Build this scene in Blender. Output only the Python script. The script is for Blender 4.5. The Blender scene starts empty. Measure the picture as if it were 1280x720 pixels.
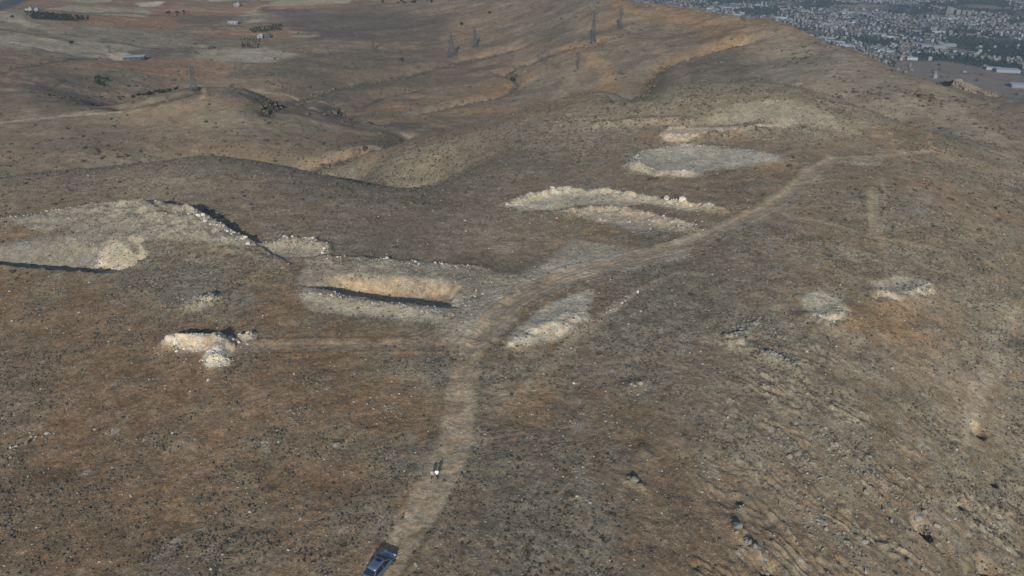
import bpy, bmesh, math, random
import numpy as np
from mathutils import Vector, Matrix

random.seed(7); rng = np.random.default_rng(11)
S = bpy.context.scene; C = S.collection
R = math.radians

# ------------------------------------------------------------------ camera, light, exposure
CAM_Z, PITCH, FPX = 71.0, R(28.0), 900.0
cd = bpy.data.cameras.new('camera'); cam = bpy.data.objects.new('camera', cd); C.objects.link(cam)
cam.location = (0, 0, CAM_Z); cam.rotation_euler = (R(90) - PITCH, 0, 0)
cd.sensor_width = 36; cd.lens = 36 * FPX / 1280; cd.clip_start = 0.5; cd.clip_end = 60000
S.camera = cam
SUN_EL, SHADOW_AZ = R(22.5), R(4.0)           # shadows run 4 degrees right of straight ahead
w = bpy.data.worlds.new('World'); S.world = w; w.use_nodes = True
nt = w.node_tree; bg = nt.nodes['Background']
sky = nt.nodes.new('ShaderNodeTexSky'); sky.sky_type = 'NISHITA'; sky.sun_disc = False
sky.sun_elevation = SUN_EL; sky.sun_rotation = math.pi + SHADOW_AZ
sky.altitude = 900; sky.dust_density = 1.2
nt.links.new(sky.outputs[0], bg.inputs[0]); bg.inputs[1].default_value = 0.115
sd = bpy.data.lights.new('sun', 'SUN'); sun = bpy.data.objects.new('sun', sd); C.objects.link(sun)
sd.energy = 3.8; sd.angle = R(0.5); sd.color = (1.0, 0.955, 0.87)
sv = Vector((-math.sin(SHADOW_AZ) * math.cos(SUN_EL), -math.cos(SHADOW_AZ) * math.cos(SUN_EL), math.sin(SUN_EL)))
sun.rotation_euler = sv.to_track_quat('Z', 'Y').to_euler(); sun.location = (0, -50, 200)
S.view_settings.view_transform = 'Standard'; S.view_settings.look = 'None'
S.view_settings.exposure = 0.0; S.view_settings.gamma = 1.0; S.view_settings.use_curve_mapping = False
S.render.resolution_x = 1024; S.render.resolution_y = 576

# ------------------------------------------------------------------ noise and shape helpers
_a = np.linspace(0, 2 * np.pi, 256, endpoint=False); GX = np.cos(_a).astype('f4'); GY = np.sin(_a).astype('f4')
def pn(x, y, seed=0):
    x = np.asarray(x, 'f8'); y = np.asarray(y, 'f8')
    xi = np.floor(x); yi = np.floor(y); xf = (x - xi).astype('f4'); yf = (y - yi).astype('f4')
    xi = xi.astype(np.int64); yi = yi.astype(np.int64)
    u = xf * xf * xf * (xf * (xf * 6 - 15) + 10); v = yf * yf * yf * (yf * (yf * 6 - 15) + 10)
    def g(ix, iy, dx, dy):
        h = (ix * 374761393 + iy * 668265263 + seed * 974711) & 0xffffffff
        h = ((h ^ (h >> 13)) * 1274126177) & 0xffffffff; h = (h ^ (h >> 16)) & 255
        return GX[h] * dx + GY[h] * dy
    a = g(xi, yi, xf, yf); b = g(xi + 1, yi, xf - 1, yf); c = g(xi, yi + 1, xf, yf - 1); d = g(xi + 1, yi + 1, xf - 1, yf - 1)
    return ((a + (b - a) * u) * (1 - v) + (c + (d - c) * u) * v) * 1.5
def fbm(x, y, wl, octs=3, seed=0):
    s = 0; am = 1.0; t = 0
    for k in range(octs):
        s = s + am * pn(x / wl, y / wl, seed + k * 17); t += am; am *= .5; wl *= .48
    return s / t
def ss(a, b, x):
    t = np.clip((x - a) / (b - a), 0, 1); return t * t * (3 - 2 * t)
def seg_dist(P, X, Y, closed=False):
    P = np.asarray(P, float); n = len(P); best = np.full(X.shape, 1e9); tt = np.zeros(X.shape)
    L = [0]
    for i in range(n if closed else n - 1): L.append(L[-1] + np.hypot(*(P[(i + 1) % n] - P[i])))
    for i in range(n if closed else n - 1):
        a = P[i]; b = P[(i + 1) % n]; e = b - a; l2 = max(e @ e, 1e-9)
        t = np.clip(((X - a[0]) * e[0] + (Y - a[1]) * e[1]) / l2, 0, 1)
        d = np.hypot(X - a[0] - t * e[0], Y - a[1] - t * e[1]); m = d < best
        best = np.where(m, d, best); tt = np.where(m, (L[i] + t * math.sqrt(l2)) / L[-1], tt)
    return best, tt
def inside(P, X, Y):
    P = np.asarray(P, float); r = np.zeros(X.shape, bool); j = len(P) - 1
    for i in range(len(P)):
        xi, yi = P[i]; xj, yj = P[j]
        if yi != yj: r ^= ((yi > Y) != (yj > Y)) & (X < (xj - xi) * (Y - yi) / (yj - yi) + xi)
        j = i
    return r
def sdf(P, X, Y):
    d, _ = seg_dist(P, X, Y, True); return np.where(inside(P, X, Y), -d, d)

# ------------------------------------------------------------------ the lie of the land
def ray(px, py):
    u = (px - 640) / FPX; v = -(py - 360) / FPX
    return u, math.cos(PITCH) + v * math.sin(PITCH), -math.sin(PITCH) + v * math.cos(PITCH)
CZ = [(0,720,-7),(160,720,-4),(320,720,-2),(480,715,0),(640,720,0),(800,720,-1),(960,720,-4),(1120,720,-9),(1280,720,-15),
 (0,600,-8),(200,600,-5),(400,590,-2),(545,595,0),(700,600,0),(900,600,-2),(1100,600,-7),(1280,600,-14),
 (0,480,-8),(200,470,-5),(400,470,-2),(600,470,0),(780,480,0),(960,480,-1),(1120,480,-5),(1280,480,-11),
 (0,380,-8),(150,370,-6),(300,370,-4),(450,390,-3),(620,380,-1),(780,380,0),(940,380,0),(1100,380,-3),(1280,380,-9),
 (0,300,-8),(150,295,-6),(300,300,-5),(450,310,-4.5),(620,310,-4),(760,310,-2.5),(900,290,-1),(1050,290,-1),(1280,290,-9),
 (0,250,-9),(150,240,-6.5),(300,240,-5),(450,265,-5),(600,265,-5.5),(720,250,-5),(860,240,-4),(1000,230,-2),(1130,220,-3),(1280,240,-12),
 (0,222,-11),(90,212,-9),(180,204,-7),(260,195,-5),(340,205,-7),(420,222,-10),(500,236,-9.5),(560,240,-9),
 (600,210,-12),(560,185,-22),(500,205,-28),(450,200,-39),(400,203,-47),(560,166,-30),(620,148,-24),(680,132,-18),(740,118,-12),
 (820,111,-8),(900,108,-5),(980,113,-5),(1050,128,-6),(1100,145,-7),(1160,163,-8),(1220,190,-11),(1280,216,-14),
 (700,190,-10),(800,170,-6),(900,160,-4),(1000,170,-3),(1100,185,-4),(1020,200,-3)]
CD = [(150,130,520),(200,118,520),(260,108,530),(320,114,530),(380,135,520),(440,155,500),(500,165,470),
 (0,200,430),(0,150,520),(100,190,410),(150,160,470),(260,150,460),(300,185,400),(380,185,408),(430,180,412),
 (0,120,620),(80,122,600),(0,90,720),(0,60,880),(0,30,1080),(0,0,1400),(200,95,740),(200,60,900),(200,30,1100),(200,0,1420),
 (300,92,730),(400,120,640),(400,90,730),(400,60,850),(400,30,1050),(400,0,1300),(480,140,570),(520,110,660),(540,80,760),(560,40,930),(560,0,1180),
 (600,130,570),(640,100,640),(640,60,770),(640,30,890),(640,0,1030),(700,100,600),(740,57,650),(740,20,780),(740,0,850),
 (740,112,565),(820,104,520),(870,75,580),(930,45,640),(960,27,680),(850,40,690),(850,14,755),(1000,105,460),(1060,62,570),
 (1100,120,430),(1100,100,470),(1000,70,570),(1172,112,465),(1200,142,408),(1240,172,370),(1275,200,338),(1192,108,640),(1230,119,620),(1280,128,600),(1282,160,530),(1245,140,575),
 (800,6,790),(900,20,720),(1000,40,640),(1110,82,530),(1160,99,490)]
CW = [(-36,355,-36),(-29,345,-40),(-22,335,-44),(-15,312,-42),(-8,282,-34),(-45,345,-27),(-23,350,-55),(-14,340,-55),
 (-22,600,-74),(-28,600,-70),(-14,580,-72),(-6,450,-62),(2,460,-58),(8,420,-42),(8,490,-56),(16,400,-28),(16,450,-38),(22,410,-30),(31,355,-17),(27,380,-25),(40,300,-17),(45,300,-22),
 (-30,3000,-92),(0,3000,-80),(-30,25000,-120),(0,25000,-120),(30,25000,-120),
 (-60,60,-6),(-60,250,-18),(-60,500,-50),(-60,1500,-92),(60,60,-12),(60,200,-30),(60,400,-72),(60,1500,-90),
 (-90,60,-8),(-90,400,-40),(90,60,-14),(90,400,-80),(-60,8,0),(0,8,0),(60,8,-2),(0,30,0),(-40,35,-1),(40,35,-4)]
ctl = []
for px, py, z in CZ:
    x, y, dz = ray(px, py); ctl.append((math.atan2(x, y), (z - CAM_Z) / dz * math.hypot(x, y), z))
for px, py, D in CD:
    x, y, dz = ray(px, py); ctl.append((math.atan2(x, y), D, CAM_Z + D * dz / math.hypot(x, y)))
ctl += [(R(a), D, z) for a, D, z in CW]
ctl = np.array(ctl); Q = np.c_[ctl[:, 0] * 1.3, np.log(ctl[:, 1])]; n = len(Q)
def kern(r): return r * r * np.log(np.maximum(r, 1e-9))
A = np.zeros((n + 3, n + 3)); A[:n, :n] = kern(np.hypot(Q[:, None, 0] - Q[None, :, 0], Q[:, None, 1] - Q[None, :, 1])) + np.eye(n) * 1e-5
A[:n, n] = 1; A[:n, n + 1:] = Q; A[n:, :n] = A[:n, n:].T
Wt = np.linalg.solve(A, np.r_[ctl[:, 2], 0, 0, 0])
def rbf(az, lD):
    q0 = az * 1.3; s = Wt[n] + Wt[n + 1] * q0 + Wt[n + 2] * lD
    for i in range(n):
        r2 = (q0 - Q[i, 0]) ** 2 + (lD - Q[i, 1]) ** 2
        s = s + Wt[i] * 0.5 * r2 * np.log(np.maximum(r2, 1e-12))
    return s
def pol(az, D): return (math.sin(R(az)) * D, math.cos(R(az)) * D)
def cp(px, py, D):
    x, y, _ = ray(px, py); h = math.hypot(x, y); return (x / h * D, y / h * D)
CREST = [(-300, 2600)] + [cp(*t) for t in [(760,-8,840),(800,3,800),(860,12,765),(900,18,730),(960,25,690),(1000,38,650),(1060,60,580),(1110,80,540),(1160,97,500),(1176,100,610),(1195,104,650),(1230,116,640),(1280,124,610)]] + [pol(45, 560), pol(80, 400), pol(95, 400)]
TOWNP = CREST + [(26000, -1000), (26000, 27000), (-300, 27000)]
PLAIN = -350.0
def town_w(X, Y):
    ins = inside(TOWNP, X, Y); d, _ = seg_dist(CREST, X, Y)
    t = np.clip(d / 620, 0, 1); return np.where(ins, 1 - (1 - t) ** 1.5, 0.0)
def base(X, Y):
    az = np.arctan2(X, Y); lD = np.log(np.maximum(np.hypot(X, Y), 5.0))
    h = rbf(az, lD); wt = town_w(X, Y)
    return h * (1 - wt) + PLAIN * wt
def at(px, py, fn=None):
    """where the line of sight meets the bare land, in metres on the ground plan"""
    fn = fn or base
    x, y, dz = ray(px, py); h = math.hypot(x, y)
    Ds = np.exp(np.linspace(math.log(40), math.log(12000), 2400)); X = x / h * Ds; Y = y / h * Ds
    g = fn(X, Y); z = CAM_Z + dz / h * Ds; k = np.argmax(z < g)
    if k == 0: k = len(Ds) - 1
    e0 = z[k - 1] - g[k - 1]; e1 = z[k] - g[k]; t = e0 / (e0 - e1) if e0 != e1 else 0
    D = Ds[k - 1] + (Ds[k] - Ds[k - 1]) * min(max(t, 0), 1); return (x / h * D, y / h * D)
def W(pts): return [at(*p) for p in pts]

# ------------------------------------------------------------------ ground grid: fan of rings, finer near by
az = np.r_[np.linspace(-100, -50, 40, endpoint=False), np.linspace(-50, 50, 1440, endpoint=False), np.linspace(50, 100, 41)]
lD = np.r_[np.linspace(np.log(5), np.log(52), 40, endpoint=False), np.linspace(np.log(52), np.log(330), 640, endpoint=False),
           np.linspace(np.log(330), np.log(1400), 400, endpoint=False), np.linspace(np.log(1400), np.log(4600), 170, endpoint=False), np.linspace(np.log(4600), np.log(26000), 24)]
az = np.radians(az); NA, ND = len(az), len(lD)
# the smooth base is worked out on a coarse grid and interpolated
def interp2(fa, fl, V, a, l):
    ia = np.clip(np.searchsorted(fa, a) - 1, 0, len(fa) - 2); il = np.clip(np.searchsorted(fl, l) - 1, 0, len(fl) - 2)
    ta = np.clip((a - fa[ia]) / (fa[ia + 1] - fa[ia]), 0, 1); tl = np.clip((l - fl[il]) / (fl[il + 1] - fl[il]), 0, 1)
    return (V[il, ia] * (1 - ta) + V[il, ia + 1] * ta) * (1 - tl) + (V[il + 1, ia] * (1 - ta) + V[il + 1, ia + 1] * ta) * tl
ca = np.radians(np.linspace(-101, 101, 300)); cl = np.linspace(np.log(4.9), np.log(27000), 340)
CA, CL = np.meshgrid(ca, cl); CB = rbf(CA, CL)
AA, LL = np.meshgrid(az, lD); DD = np.exp(LL)
X = np.sin(AA) * DD; Y = np.cos(AA) * DD
H = interp2(ca, cl, CB, AA, LL)
TW = town_w(X, Y); H = H * (1 - TW) + PLAIN * TW
near = 1 - ss(300, 430, DD); far = ss(380, 620, DD) * (1 - ss(0.0, 0.25, TW))
vis = (AA > R(-52)) & (AA < R(52))

# natural relief
n60 = fbm(X, Y, 60, 3, 1); n14 = fbm(X, Y, 14, 3, 5); n4 = fbm(X, Y, 4, 3, 9)
n300 = fbm(X, Y, 260, 3, 21); NE = n14 * .75 + n4 * .55 + .25 * fbm(X, Y, 1.7, 2, 14)
H += near * (n14 * .26 + n4 * .17 + n60 * .35 + .07 * fbm(X, Y, 1.5, 2, 13) ) 
rid = 1 - np.abs(fbm(X + 18 * n60, Y + 18 * n60, 95, 4, 33)) * 2.4
H += far * ((rid - .6) * 1.7 + n60 * 1.0 + fbm(X, Y, 22, 3, 41) * .7 + fbm(X, Y, 7, 2, 43) * .25)
mid = ss(280, 380, DD) * (1 - ss(420, 620, DD)) * (1 - ss(0, .2, TW)); H += mid * (n60 * 1.2 + n14 * .6)
# the slope that falls to the right is scored by slanting rock ledges
def sub(P, m=0.0):
    P = np.asarray(P); return (X > P[:, 0].min() - m) & (X < P[:, 0].max() + m) & (Y > P[:, 1].min() - m) & (Y < P[:, 1].max() + m) & vis
a0, a1 = np.array(at(985, 540)), np.array(at(1180, 715)); dv = (a1 - a0) / np.hypot(*(a1 - a0))
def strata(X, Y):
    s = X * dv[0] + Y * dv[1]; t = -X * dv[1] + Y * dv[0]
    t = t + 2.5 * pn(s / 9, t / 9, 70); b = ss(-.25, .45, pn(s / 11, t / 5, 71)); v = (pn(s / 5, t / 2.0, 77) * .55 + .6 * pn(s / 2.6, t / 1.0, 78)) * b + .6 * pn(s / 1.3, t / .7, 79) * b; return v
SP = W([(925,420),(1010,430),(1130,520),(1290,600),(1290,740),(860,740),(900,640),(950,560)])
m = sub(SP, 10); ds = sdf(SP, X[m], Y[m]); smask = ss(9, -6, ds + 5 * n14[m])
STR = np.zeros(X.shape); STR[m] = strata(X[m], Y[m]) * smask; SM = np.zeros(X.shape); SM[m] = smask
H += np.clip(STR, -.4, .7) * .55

# dug and heaped ground ------------------------------------------------
PALE = np.zeros(X.shape); ROAD = np.zeros(X.shape); RUT = np.zeros(X.shape)
def ridge(pts, h, wd, rough=.35, world=None):
    P = world or W(pts); m = sub(P, wd * 4); d, t = seg_dist(P, X[m], Y[m])
    d = d + wd * .7 * n4[m] ; ends = ss(0, .06, t) * ss(1, .94, t) * .5 + .5
    H[m] += h * np.exp(-(np.abs(d) / wd) ** 2.2) * ends * (1 + rough * 2 * n4[m])
def bank(pts, h, w_out, w_in, hs=None):
    """a tip with a sharp outer edge: pts run left to right along the far edge"""
    P = np.array(W(pts)); m = sub(P, w_in * 2.5); d, t = seg_dist(P, X[m], Y[m])
    # outer side = farther from the viewer's side of the line
    best = np.full(d.shape, 1e9); side = np.zeros(d.shape)
    for i in range(len(P) - 1):
        a, b = P[i], P[i + 1]; e = b - a; l2 = e @ e
        tt = np.clip(((X[m] - a[0]) * e[0] + (Y[m] - a[1]) * e[1]) / l2, 0, 1)
        dd = np.hypot(X[m] - a[0] - tt * e[0], Y[m] - a[1] - tt * e[1]); cr = e[0] * (Y[m] - a[1]) - e[1] * (X[m] - a[0])
        k = dd < best; best = np.where(k, dd, best); side = np.where(k, cr, side)
    d = d + .5 * n4[m]
    d = d + .5 * n14[m]; hh = (1 + .5 * n4[m] + .3 * n14[m]) * np.interp(t, np.linspace(0, 1, len(hs)), hs) if hs else 1.0
    H[m] += h * hh * np.where(side > 0, np.exp(-(d / w_out) ** 2), np.exp(-(d / w_in) ** 2))
def pit(nearp, farp, depth, wn, wf, tap=0.0):
    Pn, Pf = W(nearp), W(farp); P = Pn + Pf[::-1]; m = sub(P, 3); x, y = X[m] + 1.6 * n4[m] + 1.2 * n14[m], Y[m] + 1.3 * n4[m] + .8 * n14[m]
    ins = inside(P, x, y); dn, _ = seg_dist(Pn, x, y); df, _ = seg_dist(Pf, x, y)
    k = np.where(ins, np.minimum(dn / wn, df / wf), 0); _, tn = seg_dist(Pn, x, y); k = k * (1 - tap + tap * ss(0, .22, tn) * ss(1, .72, tn)); H[m] -= depth * ss(0, 1, k) * (1 + .15 * n4[m])
def mask_poly(arr, pts, soft, amt, v=1.0, world=None, nz=None):
    P = world or W(pts); m = sub(P, soft + amt * 2 + 2); nn = (NE if nz is None else nz)[m]
    k = ss(soft, -soft, sdf(P, X[m], Y[m]) + amt * nn * 2) * v; arr[m] = np.maximum(arr[m], k)

bank([(0,277),(60,269),(130,260),(190,261),(235,270),(275,290),(318,310)], 3.2, 1.6, 11, [.25,.4,.6,1.0,1.1,.9,.4])
pit([(-40,325),(0,330),(40,334),(100,339),(145,340),(172,332),(186,318),(178,304)], [(-40,308),(20,302),(70,295),(120,293),(150,294)], 4.4, 1.3, 15, .15)
bank([(328,309),(355,303),(385,302),(408,307),(412,316)], 1.3, 1.2, 4, [.5, 1, 1, .8, .5])
bank([(405,324),(450,326),(520,331),(600,336),(645,346)], .9, 1.5, 8, [.6, 1, 1, .8, .3])
pit([(372,356),(400,361),(430,369),(480,377),(530,381),(556,386),(578,384)], [(375,348),(400,341),(440,342),(500,346),(560,349),(600,362)], 2.7, .5, 5.5, .8)
ridge([(385,366),(430,376),(500,386),(550,393)], .7, 2.5)
ridge([(206,432),(225,429),(250,428),(278,430)], 2.0, 1.7); ridge([(274,432),(272,444),(268,455)], 1.9, 1.9); ridge([(285,436),(296,434)], .9, 1.2)
ridge([(234,384),(250,378),(270,374)], 1.2, 2.2); ridge([(300,424),(316,420)], .9, 1.1)
ridge([(634,256),(662,247),(700,240),(760,241),(820,251),(860,257),(905,263)], 1.1, 2.6, 1.0)
ridge([(705,266),(770,262),(812,272),(865,286)], 1.1, 2.8, 1.0)
bank([(790,206),(802,194),(850,187),(910,188),(968,199)], 1.6, 2, 9)
ridge([(793,210),(825,219),(870,217)], 1.2, 2.5, .5); ridge([(828,170),(850,174),(905,167),(960,162)], 1.5, 5, .5)
ridge([(740,158),(800,152),(860,150)], 1.2, 3, .5)
ridge([(634,436),(680,412),(728,400)], .9, 4, .4); ridge([(1005,400),(1040,405),(1058,390)], 1.2, 3, .6); ridge([(1095,372),(1130,377),(1165,362)], 1.3, 3, .6)
ridge([(910,425),(930,430)], .9, 1.8, .8); ridge([(940,440),(975,450),(1000,470)], .7, 1.6, .8); ridge([(780,488),(800,478)], .4, 1.2); ridge([(782,598),(808,612)], .5, .9)
ridge([(800,556),(818,575)], .3, 1.0); ridge([(915,652),(935,680),(965,712)], .6, 1.3, .8)
# gully on the right edge
GP = W([(1300,430),(1245,455),(1222,500),(1216,540),(1232,600),(1262,660),(1300,700)]); m = sub(GP, 14)
H[m] -= .9 * ss(3.5, -12, sdf(GP, X[m], Y[m]) + 2.5 * n14[m])
GP2 = W([(1300,378),(1262,388),(1235,425),(1262,440),(1300,430)]); m = sub(GP2, 12); H[m] -= .8 * ss(2.5, -5, sdf(GP2, X[m], Y[m]) + 2 * n14[m])
# dark hollows under rock lips
for px, py, r_, dp in [(1223,536,1.2,2.0),(1240,600,.8,1.6),(1150,655,1.3,2.2),(1156,664,1.0,1.6),(1236,712,1.6,2.4),(962,712,1.3,2.0),(1200,631,.7,1.2)]:
    c = at(px, py); d = np.hypot((X - c[0]), (Y - c[1]) * .8); mm = d < 6; H[mm] -= dp * np.exp(-(d[mm] / r_) ** 4)
# watercourses in the far hills
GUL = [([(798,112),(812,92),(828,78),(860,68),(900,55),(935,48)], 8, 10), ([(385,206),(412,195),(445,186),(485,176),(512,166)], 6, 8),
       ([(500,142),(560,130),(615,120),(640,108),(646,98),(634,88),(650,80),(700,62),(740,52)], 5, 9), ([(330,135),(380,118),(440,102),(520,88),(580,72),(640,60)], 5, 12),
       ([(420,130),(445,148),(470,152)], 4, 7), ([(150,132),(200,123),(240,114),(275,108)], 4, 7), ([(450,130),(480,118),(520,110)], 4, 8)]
for pts, dp, wd in GUL:
    P = W(pts); m = sub(P, wd * 3); d, t = seg_dist(P, X[m] + 8 * n60[m], Y[m] + 8 * n60[m]); H[m] -= dp * np.exp(-(d / wd) ** 1.6)

# tracks ---------------------------------------------------------------
TR = [([(440,760),(487,700),(520,655),(550,600),(570,540),(578,480),(592,430),(622,388),(660,360),(705,343),(770,326),(850,306),(905,285),(950,262),(990,236),(1015,212),(1040,198)], 2.25, 1.0),
      ([(600,420),(640,380),(690,356),(760,335),(850,314)], 2.3, .9),
      ([(235,438),(300,434),(420,431),(520,430),(590,432)], 2.0, .65), ([(600,545),(640,505),(680,470),(715,430),(760,392),(805,362),(850,345)], 1.3, .28),
      ([(1040,198),(1100,196),(1170,190),(1200,205)], 1.6, .5), ([(985,268),(1060,288),(1100,300),(1200,318)], 1.4, .35), ([(1094,292),(1094,262),(1092,236)], 1.6, .5)]
for pts, wd, v in TR:
    P = W(pts); m = sub(P, 8); x, y = X[m], Y[m]; d, t = seg_dist(P, x, y); wv = wd * (1 + .3 * n14[m] + .35 * n4[m])
    k = ss(wv * 1.25, wv * .8, np.abs(d)) * v; ROAD[m] = np.maximum(ROAD[m], k)
    H[m] -= .22 * k * ss(wd, 0, np.abs(d)) ; H[m] += .12 * np.exp(-((np.abs(d) - wd * 1.35) / .4) ** 2) * v
    RUT[m] = np.maximum(RUT[m], np.exp(-((np.abs(d + .5 * n14[m]) - .85) / .28) ** 2) * v * ss(-.5, .1, n4[m]))
    H[m] += -.05 * (np.exp(-((np.abs(d) - .8) / .22) ** 2)) * v

# ------------------------------------------------------------------ ground colours (albedo, plus one wash brightening the dimly lit ridge)
def col(*c): return np.array(c, 'f4')
BROWN, GREY, ORANGE, PALEC, CREAM, DARK = col(.245,.182,.122), col(.255,.232,.185), col(.298,.205,.125), col(.40,.37,.30), col(.52,.46,.35), col(.125,.11,.09)
K = np.zeros(X.shape + (3,), 'f4')
def mix(mask, c, idx=None):
    global K
    if idx is None: K += mask[..., None].astype('f4') * (c - K)
    else: K[idx] += mask[..., None].astype('f4') * (c - K[idx])
g = ss(-.35, .45, n60 * .9 + n14 * .7 + .22 * n4 + .1)
K[:] = BROWN; mix(g, GREY); sk_ = pn((X + .35 * Y) / 9 + n14, (Y - .25 * X) / 1.7 + n14, 88) + .5 * pn(X / 3, Y / .8, 89); mix(ss(.42, .8, sk_) * ss(-.2, .3, n60 + n14) * .5 * near, PALEC * .9); mix(ss(.12, .6, fbm(X, Y, 34, 4, 61)) * .55, ORANGE)
mix(ss(.25, .6, fbm(X, Y, 9, 3, 66)) * .45, GREY * 1.25)
mix(ss(.2, .65, fbm(X, Y, 22, 3, 68)) * .4, BROWN * .72)
def paint(pts, c, s=1.0, soft=2.0, amt=2.0, nz=None):
    P = W(pts); m = sub(P, soft + amt * 2 + 2); nn = (NE if nz is None else nz)[m]
    mix(ss(soft, -soft, sdf(P, X[m], Y[m]) + amt * nn * 2) * s, c, m)
def stroke(pts, c, wd, s=1.0, amt=.6, nz=None):
    P = W(pts); m = sub(P, wd * 2 + amt * 2); d, _ = seg_dist(P, X[m], Y[m]); nn = (NE if nz is None else nz)[m]
    mix(ss(wd * 1.4, wd * .5, d + amt * nn * 2) * s, c, m)
farK = ss(330, 520, DD) * (1 - ss(0, .1, TW))
# far hills: fields of ochre, grey scrub and pale steppe
F = np.empty_like(K); F[:] = col(.235,.19,.142)
def mixF(mask, c):
    global F
    F += mask[..., None].astype('f4') * (c - F)
fb = fbm(X, Y * .55, 170, 4, 91)
mixF(ss(-.1, .45, fb), col(.175,.16,.135)); mixF(ss(.05, .5, fbm(X, Y * .5, 240, 4, 95)) * .75, col(.275,.175,.11)); mixF(ss(.1, .5, fbm(X, Y * .5, 200, 4, 97)) * .6, col(.29,.255,.20))
mixF(ss(.1, .5, fbm(X, Y, 60, 4, 99)) * .5, col(.15,.13,.105))
str1 = pn(X / 140 + n300 * 1.2, Y / 16 + n300 * 6, 103); mixF(ss(.15, .6, str1) * .35, col(.30,.255,.20)); mixF(ss(-.2, -.6, str1) * .4, col(.14,.118,.098))
n25 = fbm(X, Y, 26, 4, 111); gl_ = np.abs(fbm(X + 20 * n60, Y, 70, 3, 113)); mixF(ss(.09, .0, gl_) * .5, col(.13,.115,.095)); mixF(ss(.1, .5, n25) * .5, col(.33,.285,.22)); mixF(ss(-.1, -.5, n25) * .5, col(.155,.135,.11))
cellx, celly = np.floor((X + 25 * n60) / 130), np.floor((Y + 40 * n300) / 75); hsf = np.abs(np.sin(cellx * 91.7 + celly * 213.3) * 43758.5) % 1
left_ = ss(-150, -260, X) * ss(640, 760, DD); mixF(((hsf < .25) * left_ * .55), col(.29,.185,.12)); mixF((((hsf > .25) & (hsf < .45)) * left_ * .75), col(.38,.345,.27)); mixF((((hsf > .8)) * left_ * .45), col(.15,.135,.115))
K += farK[..., None].astype('f4') * (F - K)
# broad zones
paint([(-20,350),(180,350),(330,400),(420,470),(470,600),(430,740),(-60,740)], col(.222,.15,.098), .6, 10, 10, n60)
paint([(-20,560),(160,560),(260,740),(-60,740)], col(.17,.125,.09), .4, 8, 6)
paint([(600,520),(760,450),(960,470),(960,740),(560,740)], col(.175,.155,.125), .45, 10, 8)
paint([(610,540),(690,520),(700,640),(640,740),(590,700)], col(.17,.155,.125), .4, 4, 5)
paint([(-10,215),(180,206),(300,200),(420,226),(560,246),(640,270),(640,330),(400,300),(260,262),(120,250),(-10,262)], col(.225,.20,.158), .7, 8, 6)
paint([(400,215),(520,180),(640,145),(740,122),(740,200),(620,240),(500,236)], col(.255,.232,.185), .6, 6, 6)
paint([(860,290),(1060,300),(1280,300),(1280,360),(1050,350),(850,350)], col(.205,.19,.158), .5, 8, 6)
paint([(930,380),(1090,420),(1290,480),(1290,740),(960,740),(900,500)], col(.225,.205,.168), .45, 10, 8)
paint([(1150,160),(1280,150),(1280,215),(1220,190)], col(.25,.215,.175), .7, 12, 8)
paint([(930,27),(1060,62),(1160,100),(1250,125),(1280,200),(1200,175),(1100,140),(980,108),(950,60)], col(.30,.262,.205), .8, 8.8, 10.0, n60)
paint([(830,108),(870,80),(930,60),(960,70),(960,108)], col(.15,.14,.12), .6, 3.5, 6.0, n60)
paint([(-20,165),(150,140),(260,115),(390,150),(490,168),(400,200),(260,190),(100,215),(-20,215)], col(.30,.235,.165), .55, 7.0, 12.5, n60)
paint([(100,200),(150,185),(240,195),(170,206)], col(.33,.29,.22), .6, 2.8, 4.0); paint([(230,150),(330,130),(440,160),(330,175)], col(.30,.265,.205), .6, 4.2, 7.5, n60)
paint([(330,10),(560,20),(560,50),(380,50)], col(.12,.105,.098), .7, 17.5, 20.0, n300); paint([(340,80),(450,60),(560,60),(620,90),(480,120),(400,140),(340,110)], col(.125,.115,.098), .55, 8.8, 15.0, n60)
paint([(250,60),(370,65),(340,78),(280,80),(245,72)], col(.33,.30,.235), .7, 5.2, 7.5, n60); paint([(0,45),(60,55),(170,70),(60,73),(0,56)], col(.35,.30,.24), .5, 5.2, 7.5, n60)
paint([(0,15),(70,25),(180,40),(250,52),(170,66),(40,55),(0,40)], col(.28,.255,.205), .5, 8.8, 10.0, n60); paint([(110,20),(230,20),(260,30),(190,38),(110,32)], col(.30,.185,.12), .7, 5.2, 5.0, n60)
paint([(180,8),(330,5),(300,18),(190,20)], col(.27,.155,.105), .7, 5.2, 5.0, n60); paint([(0,60),(70,72),(150,82),(120,94),(0,92)], col(.28,.20,.14), .6, 5.2, 6.0, n60)
paint([(130,66),(155,66),(166,74),(140,76)], col(.45,.38,.31), .8, 2.1, 3.0); paint([(172,4),(205,3),(192,8),(176,8)], col(.42,.40,.33), .8, 4.2, 3.0); paint([(8,20),(30,22),(30,28),(10,28)], col(.4,.37,.3), .8, 3.5, 3.0)
paint([(355,38),(400,41),(398,46),(370,46)], col(.34,.28,.23), .7, 3.5, 3.0)
paint([(170,3),(206,2),(196,8),(178,9)], col(.50,.47,.38), .9, 5, 4); paint([(255,62),(330,60),(372,68),(345,76),(285,80),(250,72)], col(.36,.335,.26), .7, 5, 8); paint([(132,66),(160,67),(166,75),(145,77)], col(.52,.43,.36), .9, 3, 3)
paint([(0,14),(18,18),(30,26),(50,32),(40,36),(0,24)], col(.40,.36,.29), .8, 5, 6); paint([(700,112),(760,112),(900,104),(1060,125),(1160,160),(1100,175),(1000,170),(860,150),(760,165),(690,190),(640,175),(650,145)], col(.285,.26,.205), .55, 6, 6)
paint([(215,25),(260,18),(330,22),(300,28),(230,30)], col(.13,.12,.105), .7, 5, 6); paint([(330,12),(480,6),(560,28),(470,40),(380,46),(330,30)], col(.125,.108,.098), .55, 12, 12, n60)
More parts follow.
